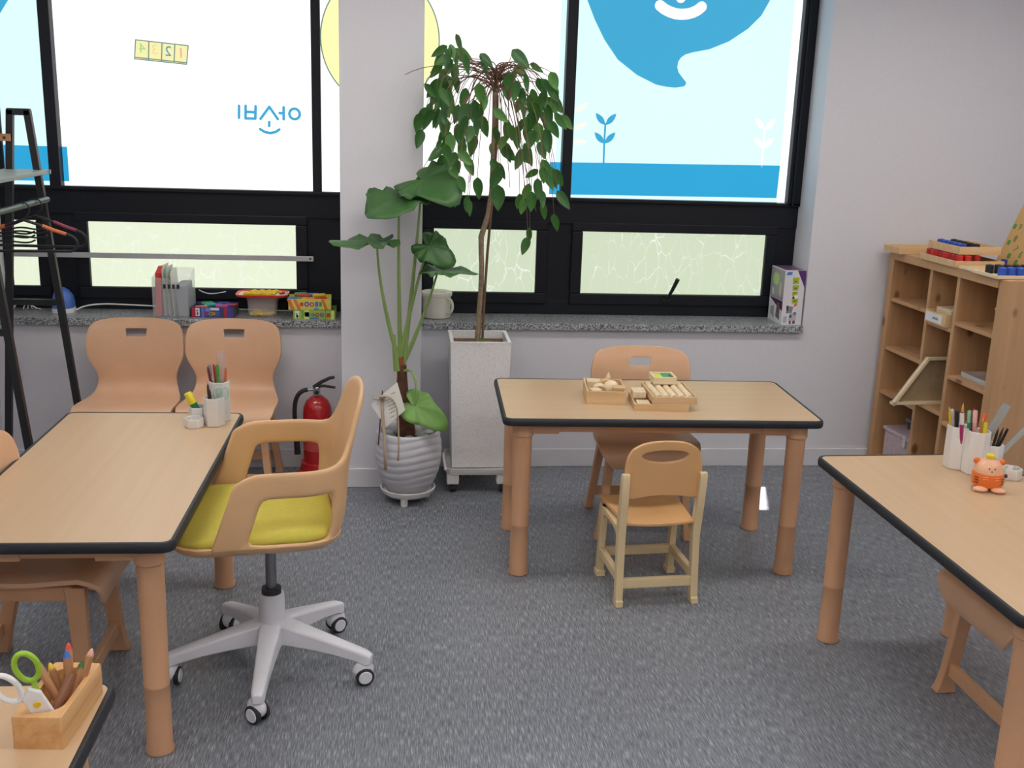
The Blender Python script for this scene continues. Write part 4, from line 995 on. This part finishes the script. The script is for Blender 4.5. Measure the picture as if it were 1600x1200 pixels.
tag(MB().tube(cable, .0035, 8).build('cable', M_WHITEP), 'thin white cable running along the left sill', 'cable')
cable = bez((-1.125, 4.632, .835), (-1.08, 4.60, .815), (-1.05, 4.61, .82), (-1.00, 4.636, .828), 8)
tag(MB().tube(cable, .0022, 6).build('window_cord', M_GREYP), 'short thin grey cord hanging on the window frame', 'cord')
wr = MB()
for k in range(5): wr.tube(bez((-1.985, 4.60, SZ+.012*k), (-1.93, 4.60, SZ+.09-.012*k), (-1.90, 4.61, SZ+.004+.02*k), (-1.86-.02*k, 4.62, SZ+.004), 8), .003, 6)
tag(wr.build('cable_bundle', M_WHITEP), 'bunch of white cables in the sill corner behind the rack', 'cable')
# white jug beside the pillar
def make_jug():
    e = tag(empty('plastic_jug', (.012, 4.560, SZ)), 'white lidded plastic jug on the sill beside the pillar', 'jug')
    m = mat('jug_white', 'dcd9cc', .4)
    MB().lathe([(.062, 0), (.068, .004), (.071, .105), (.076, .108), (.077, .122), (.073, .126), (.069, .124), (.050, .121), (.048, .117), (.01, .116)], 32).build('jug_body', m, e, smooth=40)
    MB().tube(bez((.050, -.048, .100), (.085, -.075, .105), (.085, -.075, .022), (.049, -.046, .026), 10), .0065, 8).build('handle', m, e)
make_jug()
# toy box at the right end of the sill
def make_toy_box():
    e = tag(empty('toy_box', (1.712, 4.452, SZ), .03), 'tall white and purple toy carton at the right end of the sill', 'box')
    W_, D, Hh = .104, .182, .272
    MB().box(0, W_, 0, D, 0, Hh).build('carton', colour('dcdae2', .35), e, smooth=0, bevel=.001)
    def front(poly, c, k=1): MB().prism(poly, -.0006*k, 0, 'XZ').build('printed_patch', colour(c, .4), e, smooth=0)
    def side(poly, c, k=1): MB().prism(poly, -.0006*k, 0, 'YZ').build('printed_patch', colour(c, .4), e, smooth=0)
    front([(.062, Hh), (W_, Hh), (W_, Hh-.085)], '5a2f73')
    front([(.006, Hh-.024), (.034, Hh-.022), (.036, Hh-.006), (.010, Hh-.008)], '3a84c4')
    # sideways green lettering: four blocky strokes
    for z0, z1, x0, x1 in ((.205, .238, .042, .072), (.172, .200, .044, .072), (.148, .168, .044, .070), (.108, .134, .046, .076)):
        front([(x0, z0), (x1, z0+.002), (x1+.002, z1), (x0-.002, z1-.002)], 'a9b73a', 2)
        front([(x0+.008, z0+.010), (x1-.008, z0+.011), (x1-.008, z0+.016), (x0+.008, z0+.015)], '4f5a1c', 3)
    front(ell(.064, .142, .009, .009, 14), 'f2f2f2', 4); front(ell(.052, .138, .006, .006, 12), '2a2a30', 4)
    # dark robot-like artwork
    for poly, c in (([(.020, .058), (.050, .062), (.056, .092), (.024, .096)], '8d8f98'), ([(.022, .070), (.032, .072), (.030, .098), (.020, .096)], '3a3440'), ([(.034, .020), (.072, .024), (.078, .060), (.040, .064)], 'b9bcc6'), ([(.040, .036), (.052, .036), (.052, .052), (.040, .052)], '55405e'), ([(.058, .048), (.070, .050), (.072, .066), (.060, .064)], '8c3b48'), ([(.060, .090), (.074, .100), (.072, .112), (.058, .104)], 'd08a34'), ([(.040, .006), (.050, .006), (.050, .022), (.040, .022)], 'b23a44'), ([(.058, .006), (.072, .008), (.070, .024), (.058, .022)], '6a5a74'), ([(.008, .012), (.026, .012), (.028, .044), (.010, .044)], 'b6b5c4')):
        front(poly, c, 1)
    side([(0.004, .120), (D-.004, .120), (D-.004, Hh-.004), (.004, Hh-.004)], '8b8690')
    side([(.004, .070), (.10, .092), (D-.004, .118), (.004, .118)], '4a2450', 2)
    side(ell(.110, .215, .042, .030, 20), 'a4be74', 2)
    for poly, c in (([(.03, .02), (.08, .03), (.07, .10), (.035, .09)], '6f6b72'), ([(.04, .06), (.07, .07), (.065, .10), (.045, .10)], 'c0786a'), ([(.10, .02), (.15, .035), (.15, .07), (.11, .08)], '9aa0b4'), ([(.035, .13), (.06, .15), (.05, .21), (.03, .20)], 'b3ab9c'), ([(.12, .13), (.15, .14), (.15, .17), (.13, .165)], 'c4c2c4')):
        side(poly, c, 3)
    MB().box(.004, W_-.004, .012, D-.004, Hh, Hh+.0006).build('printed_top', colour('6d4a78', .3), e, smooth=0)
make_toy_box()

# ================================================================== BOOKCASE
BN = (2.275, 3.490, 0); BA = .0604; BT = 1.117
def make_bookcase():
    e = tag(empty('pine_bookcase', BN, BA), 'knotty pine cubby bookcase standing out from the back wall', 'bookcase')
    D = .345
    def p(name, x0, x1, y0, y1, z0, z1, m): return MB().box(x0, x1, y0, y1, z0, z1).build(name, m, e, smooth=0, bevel=.002)
    p('side_panel', 0, D, -.015, .036, 0, BT-.002, M_PINE); p('side_panel', 0, D, .888, .932, 0, BT-.002, M_PINE)
    p('top_board', -.006, D, .036, .888, 1.077, BT, M_PINEH)
    p('plinth', .004, D, .036, .888, 0, .085, M_PINEH)
    p('divider', .006, D-.012, .323, .345, .085, 1.077, M_PINE); p('divider', .006, D-.012, .545, .567, .085, 1.077, M_PINE)
    p('back_panel', D-.012, D, .036, .888, .085, 1.077, wood('pine_back', 'a98058', 'b98f64', .55, 'Z', 2.5, knots=True, fine=50))
    for y0, y1, zs in ((.567, .888, (.876, .634, .411)), (.345, .545, (.829, .443)), (.036, .323, (.868, .626, .412))):
        for z in zs: p('shelf', .008, D-.012, y0, y1, z-.004, z+.014, M_PINEH)
    return e
make_bookcase()
BM = Matrix.Rotation(BA, 4, 'Z'); BM.translation = BN
def bk(x, y_, z): return tuple(BM @ Vector((x, y_, z)))
def bthing(name, label, cat, x, y_, z, group=None, rz=0.): return tag(empty(name, bk(x, y_, z), BA+rz), label, cat, group)
# labelled tray in the middle column
e = bthing('label_tray', 'wooden tray with a white label in the middle column of the bookcase', 'tray', -.012, .452, .844)
open_box(MB(), 0, .24, -.085, .085, 0, .055, .007).build('tray_walls', M_BEECH, e, smooth=0, bevel=.001)
lb = MB().box(-.002, 0, -.055, .075, .008, .048).build('paper_label', colour('e8e8ea', .5), e, smooth=0)
for k in range(5): MB().box(-.0026, -.002, -.030+.010*k, -.023+.010*k, .022, .030+.004*(k % 2)).build('printed_text', colour('6d6d74'), lb, smooth=0)
for k in range(3):
    b_ = bthing('wood_block', 'pale wooden block lying in the labelled tray, %s from the near side' % ORD[k], 'block', .02+.005*k, .402+.048*k, .853, 'blocks in the labelled tray')
    MB().box(0, .19, -.021, .021, 0, .062).build('block_body', M_BEECHL, b_, smooth=0, bevel=.002)
e = bthing('storage_box', 'pale wooden lidded box in the upper right cubby', 'box', .10, .11, .883)
MB().box(0, .2, -.07, .07, 0, .075).build('box_body', M_BEECH, e, smooth=0, bevel=.002); MB().box(-.004, .204, -.074, .074, .075, .087).build('box_lid', M_BEECHL, e, smooth=0, bevel=.002)
# tray standing aslant in the middle column
e = bthing('slanted_tray', 'wooden tray standing aslant and sticking out of the middle cubby', 'tray', 0, .500, .459)
q = [(-.150, 0), (.20, 0), (.20, .222), (.0, .222)]
MB().prism(q, .0, .006, 'XZ').build('tray_bottom', wood('tray_wood_shaded', '9a8466', 'ab9474', .6), e, smooth=0)  # grey-brown is the shadow on this face, put into the wood colour
for a, b2 in zip(q, q[1:]+q[:1]):
    d = Vector((b2[0]-a[0], b2[1]-a[1])).normalized(); n_ = Vector((-d.y, d.x))*.012
    MB().prism([a, b2, (b2[0]+n_.x, b2[1]+n_.y), (a[0]+n_.x, a[1]+n_.y)], -.022, .006, 'XZ').build('tray_rim', M_BEECHL, e, smooth=0)
# clear container bottom left
e = bthing('storage_case', 'pinkish clear plastic case with grey handle in the bottom cubby', 'case', .03, .725, .085)
MB().box(0, .26, -.125, .115, 0, .150).build('case_body', mat_clear('pinkish_plastic', 'd9c3cc', .75, .3), e, smooth=0, bevel=.012)
MB().box(-.006, .266, -.131, .121, .148, .166).build('case_lid', mat_clear('pinkish_lid', 'd2bfca', .8, .3), e, smooth=0, bevel=.004)
MB().box(-.012, -.004, -.105, -.080, .115, .172).build('latch', colour('cfc6cc', .4), e, smooth=0, bevel=.002)
MB().tube([(.09, -.10, .165), (.07, -.09, .22), (.07, .03, .22), (.09, .04, .165)], .010, 8).build('handle', colour('6f7277', .4), e)
e = bthing('clear_tray', 'thin clear plastic tray in the second right cubby', 'tray', .05, .18, .641)
open_box(MB(), 0, .22, -.11, .11, 0, .022, .003).build('tray_walls', mat_clear('clear_plastic', 'e3e3e6', .4, .15), e, smooth=0)
# ---- things on top
def tray(name, label, x, y_, z, lx, ly, h, m=None, rz=0., t=.008):
    e = bthing(name, label, 'tray', x, y_, z, None, rz)
    open_box(MB(), 0, lx, 0, ly, 0, h, t).build('tray_walls', m or M_BEECH, e, smooth=0, bevel=.001); return e
def cylblock(label, grp, x, y_, z, c, r=.0155, h=.034):
    o = bthing('cylinder_block', label, 'block', x, y_, z, grp)
    MB().lathe([(r-.002, 0), (r, .002), (r, h-.002), (r-.002, h)], 18).build('cylinder', colour(c, .4), o)
    MB().lathe([(r*.45, h), (r*.42, h+.0016)], 14).build('end_mark', colour(c, .6), o)
tray('shallow_tray', 'empty wooden tray on the far end of the bookcase top', -.045, .770, BT, .24, .150, .030)
tray('shallow_tray', 'wooden tray of red cylinders on the bookcase top', -.020, .335, BT, .235, .295, .028)
k = 0
for i in range(8):
    for j in range(2):
        cylblock('red cylinder block in the lower tray, %s row, %s from the near end' % (('front', 'second')[j], ORD[i]), 'red cylinder blocks', .012+.038*j, .360+.0345*i, BT+.008, 'a81f22' if i % 3 else 'c42a26', .0155, .042)
for i in range(4): cylblock('red cylinder block in the back row of the lower tray, %s from the near end' % ORD[i], 'back row red blocks', .10, .37+.07*i, BT+.008, 'a81f22', .0155, .042)
tray('shallow_tray', 'wooden tray of blue and black cylinders stacked on the red ones', .010, .365, BT+.053, .200, .255, .034)
for i in range(5):
    cylblock('blue cylinder block in the stacked tray, %s from the near end' % ORD[i], 'blue blocks in the stacked tray', .040, .395+.043*i, BT+.061, '2b4fb0', .017, .036)
    cylblock('black cylinder block in the stacked tray, %s from the near end' % ORD[i], 'black blocks in the stacked tray', .105, .395+.043*i, BT+.061, '20232b', .017, .036)
e = bthing('wooden_board', 'flat pale wooden board lying between the trays on the bookcase', 'board', -.012, .215, BT)
MB().box(0, .18, 0, .105, 0, .012).build('board_base', M_BEECHL, e, smooth=0, bevel=.001); MB().box(.01, .17, .008, .097, .012, .014).build('board_inset', M_BEECH, e, smooth=0)
tray('shallow_tray', 'pale wooden tray with blue and black cylinders at the near end', -.025, .015, BT, .30, .185, .014, M_BEECHL)
for i in range(6):
    cylblock('blue cylinder block in the near tray, %s from the left' % ORD[i], 'blue blocks in the near tray', .012+.040*i, .045, BT+.008, '2f57b8', .0165, .036)
    cylblock('black cylinder block in the near tray, %s from the left' % ORD[i], 'black blocks in the near tray', .006+.040*i, .125, BT+.008, '1e2128', .0165, .036)
cylblock('single blue cylinder block behind the stacked trays', None, .236, .372, BT, '2b3f9a', .014, .034)
def make_board():
    e1, e2 = Vector((.342, 0, .94)), Vector((0, -1, 0)); n_ = e2.cross(e1)
    M4 = Matrix((e2, e1, n_)).transposed().to_4x4(); M4.translation = (2.545, 4.045, 1.118)
    e = tag(empty('number_board'), 'leaning wooden board with green dots and numbers on the bookcase', 'board')
    e.matrix_world = M4
    MB().box(0, .34, 0, .40, -.012, 0).build('board_panel', wood('board_tan', 'c39a5e', 'cba468', .5, 'Y', 3.), e, smooth=0, bevel=.001)
    MB().box(.03, .31, .30, .315, -.10, -.012).build('strut', M_BEECH, e, smooth=0)
    for x, yy in ((.019, .174), (.033, .098), (.082, .040), (.155, .020), (.06, .25), (.13, .21), (.20, .12)):
        MB().lathe([(.013, 0), (.0125, .0015)], 18, (x, yy, 0)).build('green_dot', colour('4f8a3c', .5), e)
    for s, x, yy, a in (('9', .061, .173, -.25), ('8', .068, .119, -.25), ('7', .107, .075, -.6), ('6', .163, .055, -.25)):
        me = text_mesh(s, .045, 'painted_number'); me.materials.append(colour('5f7a3c', .6))
        link('painted_number', me, e, loc=(x, yy, .0012), rot=(0, 0, a))
make_board()

# ================================================================== THINGS ON THE MIDDLE TABLE
def wbox(name, label, c, s, h, rz, m=M_BEECH, t=.006, z=H, cat='tray'):
    e = tag(empty(name, (c[0], c[1], z), rz), label, cat)
    open_box(MB(), -s[0]/2, s[0]/2, -s[1]/2, s[1]/2, 0, h, t).build('tray_walls', m, e, smooth=0, bevel=.001); return e
wbox('block_tray', 'deep wooden tray of mixed blocks on the left of the middle table pile', (.634, 3.414), (.152, .205), .052, -.10)
def blk(label, loc, size, rz=0., rx=0., m=M_BEECHL, grp=None):
    t = tag(empty('wood_block', loc, rz, rx), label, 'block', grp)
    MB().box(-size[0]/2, size[0]/2, -size[1]/2, size[1]/2, 0, size[2]).build('block_body', m, t, smooth=0, bevel=.002); return t
blk('pale square wooden block at the back left of the deep tray', (0.602, 3.475, H+.008), (.055, .05, .048), -.1)
blk('wooden block at the right of the deep tray', (0.682, 3.36, H+.008), (.048, .045, .052), -.15, 0, M_BEECH)
blk('thin wooden block at the front left of the deep tray', (0.587, 3.345, H+.008), (.040, .04, .046), .2)
t = tag(empty('arch_block', (0.642, 3.43, H+.010), -.1), 'arched wooden block standing in the deep tray', 'block')
MB().prism([(.040*math.cos(PI*k/10), .062*math.sin(PI*k/10)) for k in range(11)]+[(.018*math.cos(PI*k/8), .022*math.sin(PI*k/8)) for k in range(8, -1, -1)], -.016, .016, 'XZ').build('arch', M_BEECH, t, smooth=30)
t = tag(empty('ball_block', (0.659, 3.405, H+.009)), 'round wooden ball in the deep tray', 'block')
MB().sphere((0, 0, .032), .032).build('ball', M_BEECHL, t)
t = tag(empty('cone_block', (0.655, 3.45, H+.072)), 'small pointed wooden block on top of the arch', 'block')
MB().lathe([(.010, 0), (.008, .008), (.0015, .022)], 12).build('cone', M_BEECHL, t)
t = tag(empty('disc_block', (0.609, 3.40, H+.012), 0, .3), 'wooden disc leaning in the deep tray', 'block')
MB().cyl((0, -.012, .026), (0, .012, .026), .027, None, 20).build('disc', M_BEECHL, t, bevel=.002)
wbox('block_tray', 'low wooden tray under the tray of wooden cylinders', (.828, 3.315), (.208, .190), .027, -.09)
for k in range(4): blk('short pale wooden stick on the low tray, %s from the left' % ORD[k], (.736+.0125*k, 3.345-.0012*k, H+.028), (.0125, .075, .024), -.09, 0, M_BEECHL, 'wooden sticks beside the cylinders')
for k in range(4): blk('short pale wooden stick inside the low tray front, %s from the left' % ORD[k], (.738+.0125*k, 3.262-.0012*k, H+.007), (.0125, .060, .020), -.09, 0, M_BEECHL, 'wooden sticks in the low tray')
wbox('block_tray', 'wooden tray holding five wooden cylinders on top of the pile', (.872, 3.333), (.170, .230), .028, -.02, M_BEECH, .006, H+.0275)
for k in range(5):
    t = tag(empty('cylinder_block', (.812+.030*k, 3.333, H+.0345), -.02), 'long pale wooden cylinder, %s from the left in the top tray' % ORD[k], 'block', 'wooden cylinders in the top tray')
    MB().cyl((0, -.105, .0135), (0, .105, .0135), .0135, None, 16).build('cylinder', M_BEECHL, t)
e = tag(empty('small_box', (.870, 3.43, H+.063), -.03), 'small wooden box with a yellow and green inset on top of the pile', 'box')
open_box(MB(), -.046, .046, -.048, .048, 0, .028, .009).build('box_walls', M_BEECHL, e, smooth=0, bevel=.001)
MB().box(-.036, -.006, -.038, .038, .006, .024).build('yellow_inset', colour('cfd838', .4), e, smooth=0)
MB().box(-.006, .024, -.038, .038, .006, .024).build('green_inset', colour('1f9a5a', .4), e, smooth=0)
MB().box(.024, .036, -.038, .038, .006, .020).build('dark_green_inset', colour('14663f', .4), e, smooth=0)

# ================================================================== PEN HOLDERS AND PENS
def hexring(cx, cy, r, z, a0=0.): return [(cx+r*math.cos(a0+PI/3*k), cy+r*math.sin(a0+PI/3*k), z) for k in range(6)]
def hextube(b, cx, cy, r, h, t=.0035, a0=0.):
    b.loft([hexring(cx, cy, r-.002, 0, a0), hexring(cx, cy, r, .003, a0), hexring(cx, cy, r, h, a0), hexring(cx, cy, r-t, h, a0), hexring(cx, cy, r-t, .006, a0)])
def pen(label, a, b, c, tip=None, r=.0045, name='pencil', cap=None, grp=None, cat='pen'):
    """a = bottom point, b = top point"""
    a, b = Vector(a), Vector(b); d = b-a; ln = d.length
    t = tag(empty(name, a), label, cat, grp); t.rotation_euler = d.to_track_quat('Z', 'Y').to_euler()
    MB().lathe([(r*.7, 0), (r, .006), (r, ln*.80), (r, ln-.014), (r*.55 if tip else r*.9, ln)], 10).build('barrel', colour(c, .4), t)
    if tip: MB().lathe([(r*.9, ln-.013), (r*.5, ln), (.0006, ln+.010)], 10).build('tip', colour(tip, .5), t)
    if cap: MB().lathe([(r*1.15, ln-.040), (r*1.15, ln-.004), (r*.9, ln)], 10).build('cap', colour(cap, .35), t)
    return t
e = tag(empty('pen_holder', (-.82, 3.055, H)), 'white honeycomb pen holder on the left table', 'pen holder')
for cx, cy, r, h in ((.030, .038, .036, .142), (.020, -.020, .036, .100), (-.040, .020, .034, .056), (-.045, -.042, .033, .032)):
    b = MB(); hextube(b, cx, cy, r, h); b.build('hex_cup', M_WHITEP, e, smooth=30, bevel=.0015)
pen('silver grey pen in the tall cup on the left table', (-.800, 3.098, H+.01), (-.822, 3.102, H+.198), 'b9b2b4', None, .005, cap='8e8a90')
pen('maroon pencil in the tall cup on the left table', (-.795, 3.085, H+.01), (-.826, 3.09, H+.192), '6b2f33', 'c09a78')
pen('crimson red pencil in the tall cup on the left table', (-.792, 3.10, H+.01), (-.808, 3.104, H+.200), 'b23448', 'd8b898')
pen('green pen in the tall cup on the left table', (-.788, 3.088, H+.01), (-.794, 3.09, H+.199), '5c9a4a', None, .0055, cap='4e8c3c')
pen('orange red pencil in the tall cup on the left table', (-.772, 3.09, H+.01), (-.766, 3.095, H+.190), 'd9612e', 'e0b890', .004)
t = tag(empty('plastic_ruler', (-.783, 3.108, H+.01)), 'clear pinkish ruler in the tall cup on the left table', 'ruler')
MB().box(-.014, .014, -.001, .001, 0, .235).build('ruler_strip', mat_clear('clear_ruler', 'd8c6c4', .45, .2), t, smooth=0)
pen('black pencil in the middle cup on the left table', (-.812, 3.035, H+.01), (-.819, 3.04, H+.143), '2b2224', 'b98a66')
pen('dark brown pencil in the middle cup on the left table', (-.806, 3.028, H+.01), (-.812, 3.03, H+.128), '4a2c26', 'b98a66')
t = tag(empty('mint_scissors', (-.785, 3.03, H+.01), .2, 0, .12), 'mint green scissors in the middle cup on the left table', 'scissors')
for sg in (-1, 1):
    lp = [(sg*.011+.012*math.cos(2*PI*k/16), .003*sg, .105+.021*math.sin(2*PI*k/16)) for k in range(17)]
    MB().tube(lp, .003, 8, cap=False).build('finger_loop', colour('a9cdb8', .4), t)
    MB().box(-.006+sg*.002, .006+sg*.002, -.001+.002*sg, .001+.002*sg, 0, .086).build('blade', M_STEEL, t, smooth=0)
t = tag(empty('glue_stick', (-.852, 3.075, H+.012)), 'green glue stick with yellow cap on the left table', 'glue stick'); t.rotation_euler = (Vector((-.040, 0, .085))).to_track_quat('Z', 'Y').to_euler()
MB().lathe([(.0125, 0), (.013, .003), (.013, .062)], 18).build('barrel', colour('1f7a4a', .35), t)
MB().lathe([(.0138, .060), (.0138, .098), (.012, .101)], 18).build('cap', colour('e3d42c', .35), t)

e = tag(empty('pen_holder', (1.68, 2.515, H)), 'white honeycomb pen holder on the right table', 'pen holder')
for cx, cy, r, h in ((-.040, .050, .038, .142), (-.006, -.006, .038, .142), (.054, .006, .036, .094), (.090, -.062, .032, .036)):
    b = MB(); hextube(b, cx, cy, r, h, a0=.53); b.build('hex_cup', M_WHITEP, e, smooth=30, bevel=.0015)
z0 = H+.01
pen('yellow pencil in the tall cup on the right table', (1.640, 2.575, z0), (1.600, 2.57, H+.194), 'd9b52c', 'e0c898')
pen('white pen in the tall cup on the right table', (1.645, 2.575, z0), (1.614, 2.58, H+.192), 'dcdde2', None, cap='c9d2e0')
pen('black marker in the tall cup on the right table', (1.640, 2.56, z0), (1.617, 2.555, H+.194), '23242c', None, .0065)
pen('amber pencil in the tall cup on the right table', (1.652, 2.565, z0), (1.641, 2.565, H+.207), 'e0a23c', 'd8c09a')
pen('magenta pen with white cap on the right table', (1.648, 2.54, z0), (1.621, 2.53, H+.195), 'a32f68', None, .006, cap='d9d6da')
pen('green pen in the tall cup on the right table', (1.664, 2.53, z0), (1.651, 2.54, H+.200), '2f8f63', None, .0055, cap='8fc4a4')
pen('red-tipped dark pencil in the tall cup on the right table', (1.668, 2.525, z0), (1.663, 2.535, H+.202), '4a2a34', 'b03040')
pen('pink pen in the tall cup on the right table', (1.676, 2.52, z0), (1.659, 2.52, H+.205), 'e2a7a2', None, .0065, cap='e8b8b0')
pen('orange pen in the tall cup on the right table', (1.668, 2.50, z0), (1.684, 2.505, H+.198), 'e2702c', None, .006, cap='e0622a')
pen('olive pencil in the tall cup on the right table', (1.690, 2.50, z0), (1.672, 2.49, H+.180), 'b89a3c', 'd8c09a')
pen('lemon yellow pen in front on the right table', (1.690, 2.495, z0), (1.675, 2.478, H+.178), 'd6c235', None, .0055, cap='dcc93c')
t = tag(empty('plastic_ruler', (1.676, 2.535, z0), -.4, 0, .36), 'clear grey ruler standing in the right pen holder', 'ruler')
MB().box(-.013, .013, -.001, .001, 0, .235).build('ruler_strip', mat_clear('clear_ruler_grey', 'aab4b8', .6, .2), t, smooth=0)
t = tag(empty('long_ruler', (1.722, 2.520, z0), -.3, 0, .62), 'long grey ruler leaning out of the low right cup', 'ruler')
MB().box(-.008, .008, -.001, .001, 0, .270).build('ruler_strip', mat_clear('clear_ruler_pale', 'b4bcc0', .75, .2), t, smooth=0)
pen('short black pencil in the low cup on the right table', (1.722, 2.515, z0), (1.726, 2.49, H+.147), '1f1f23', '3a3036')
pen('dark brown pencil in the low cup on the right table', (1.730, 2.52, z0), (1.742, 2.49, H+.150), '3a2520', '1f1f23')
pen('long black pencil beside the leaning ruler on the right table', (1.733, 2.525, z0), (1.765, 2.50, H+.150), '17171b', None)
t = tag(empty('glue_stick', (1.710, 2.525, z0)), 'yellow-capped glue stick in the right pen holder', 'glue stick')
MB().lathe([(.011, 0), (.011, .08)], 16).build('barrel', M_WHITEP, t); MB().lathe([(.0118, .075), (.0118, .110), (.010, .112)], 16).build('cap', colour('d8cf3a', .35), t)
for k, (x, yy, rz, c, nm) in enumerate(((1.763, 2.452, .3, 'b48ac0', 'lilac'), (1.772, 2.446, -.4, '7fb24a', 'green'), (1.760, 2.444, .9, 'e6e2ea', 'white'))):
    t = tag(empty('eraser', (x, yy, H+.007+.012*k), rz, 0, .25), nm+' eraser in the lowest cup on the right table', 'eraser')
    MB().box(-.016, .016, -.007, .007, 0, .012).build('eraser_body', colour(c, .6), t, smooth=0, bevel=.0015)

# orange animal sharpener
def make_sharpener():
    e = tag(empty('pencil_sharpener', (1.637, 2.362, H), -.30), 'orange and peach animal-shaped pencil sharpener on the right table', 'sharpener')
    OR, PE = colour('e5702a', .22), colour('e8b08e', .22)
    b = MB().lathe([(.036, .010), (.044, .014), (.047, .030), (.046, .052), (.044, .056)], 28).build('body', OR, e, smooth=50)
    MB().lathe([(.0445, .054), (.043, .064), (.037, .080), (.026, .092), (.012, .098), (.002, .099)], 28).build('head', PE, e, smooth=60)
    for sg in (-1, 1):
        MB().sphere((sg*.037, .004, .086), .010, .007, .010, 12, 8).build('ear', OR, e)
        MB().sphere((sg*.026, -.040, .009), .023, .017, .009, 14, 8).build('foot', PE, e)
        MB().sphere((sg*.008, -.0385, .074), .0022, .0015, .003, 8, 6).build('eye', M_DARKP, e)
        for k in range(3):
            a = -PI/2+sg*(.95+.0*k); MB().tube([(.0475*math.cos(a-.16), .0475*math.sin(a-.16), .026+.008*k), (.0478*math.cos(a), .0478*math.sin(a), .027+.008*k), (.0475*math.cos(a+.16), .0475*math.sin(a+.16), .026+.008*k)], .0013, 6).build('stripe', M_DARKP, e)
        for k in range(2):
            a = -PI/2+sg*.35; MB().tube([(.0475*math.cos(a-.15), .0475*math.sin(a-.15), .040+.007*k), (.0477*math.cos(a+.15), .0477*math.sin(a+.15), .042+.007*k)], .001, 6).build('whisker', colour('f0a878', .3), e)
    MB().sphere((0, -.041, .066), .003, .002, .0022, 8, 6).build('nose', M_DARKP, e)
    MB().lathe([(.010, .097), (.0135, .099), (.0135, .108), (.011, .111)], 18).build('knob', colour('dccb2f', .3), e)
    MB().cyl((.044, .012, .040), (.058, .016, .040), .006, None, 10).build('crank', M_DARKP, e)
make_sharpener()

# ================================================================== PENCIL BLOCK ON THE NEAR TABLE
def make_block():
    e = tag(empty('pencil_block', (-.772, 1.190, H), -.09), 'solid wooden pencil block with oval hollow on the near left table', 'pen holder')
    n = 8; out = rrect(.0435, .095, .005, n); inn = rrect(.032, .076, .0315, n)
    lo = [(x, y_, 0) for x, y_ in out]
    MB().loft([lo, [(x, y_, .056) for x, y_ in out], [(x*.965, y_*.985, .060) for x, y_ in out], [(x, y_, .060) for x, y_ in inn], [(x*.985, y_*.99, .058) for x, y_ in inn], [(x*.95, y_*.97, .014) for x, y_ in inn]]).build('block_body', M_BLOCKW, e, smooth=30)
make_block()
def cpencil(label, a, b, dot, c='b5835a'):
    t = pen(label, a, b, c, None, .0072, 'wooden_pencil', None, 'chunky wooden pencils in the block', 'pencil')
    d = (Vector(b)-Vector(a)).length
    MB().lathe([(.0068, d-.002), (.0050, d+.005), (.0022, d+.011), (.0010, d+.012)], 10).build('coloured_lead', colour(dot, .45), t)
zb = H+.017
cpencil('black-lead wooden pencil leaning left in the block', (-.765, 1.19, zb), (-.812, 1.215, H+.096), '25252a')
cpencil('yellow-lead wooden pencil leaning in the block', (-.775, 1.222, zb), (-.797, 1.240, H+.072), 'e3bb2c')
cpencil('blue-lead wooden pencil upright in the block', (-.764, 1.22, zb), (-.766, 1.232, H+.100), '3a6fc4')
cpencil('red-lead wooden pencil upright behind the blue one', (-.766, 1.232, zb), (-.7665, 1.246, H+.108), 'd8543c', 'c4936a')
cpencil('pink-lead wooden pencil leaning right in the block', (-.752, 1.22, zb), (-.729, 1.245, H+.096), 'e0a890')
cpencil('green-lead wooden pencil on the right of the block', (-.756, 1.215, zb), (-.744, 1.236, H+.076), '3a6a34')
t = pen('dark brown square pencil lying across the block', (-.772, 1.135, zb+.01), (-.742, 1.182, H+.094), '8a5a3e', None, .0085, 'wooden_pencil', None, None, 'pencil')
cpencil('brown wooden pencil at the front left of the block', (-.790, 1.14, zb), (-.816, 1.155, H+.062), '5a3a2c')
def make_scissors():
    e = tag(empty('child_scissors', (-.766, 1.130, H+.026)), 'child scissors with white and lime green handles in the wooden block', 'scissors')
    e.rotation_euler = (.12, -.42, .25); e.scale = (1.2, 1.2, 1.2)
    def loop(cx, cz, rx, rz, tilt, m, y0):
        pts = []
        for k in range(25):
            a = 2*PI*k/24; x, z = rx*math.cos(a), rz*math.sin(a); x, z = rot2(tilt, x, z); pts.append((cx+x, y0, cz+z))
        MB().tube(pts, .0042, 10, cap=False).build('finger_loop', m, e, smooth=60)
    LI, WH = colour('9cc93a', .35), colour('eeeef2', .3)
    loop(.017, .103, .0145, .024, -.12, LI, .004); loop(-.019, .090, .0140, .026, .12, WH, -.002)
    MB().prism([(-.013, .005), (.013, .005), (.015, .06), (.004, .074), (-.012, .062)], -.005, .003, 'XZ').build('handle_body', WH, e, smooth=0, bevel=.002)
    MB().prism([(.004, .060), (.012, .056), (.018, .080), (.012, .084)], .001, .007, 'XZ').build('handle_neck', LI, e, smooth=0, bevel=.0015)
    MB().lathe([(.0055, 0), (.0050, .0015)], 16, M=Matrix.Translation((.001, -.005, .045)) @ Matrix.Rotation(PI/2, 4, 'X')).build('rivet', colour('e6c32c', .35), e)
make_scissors()
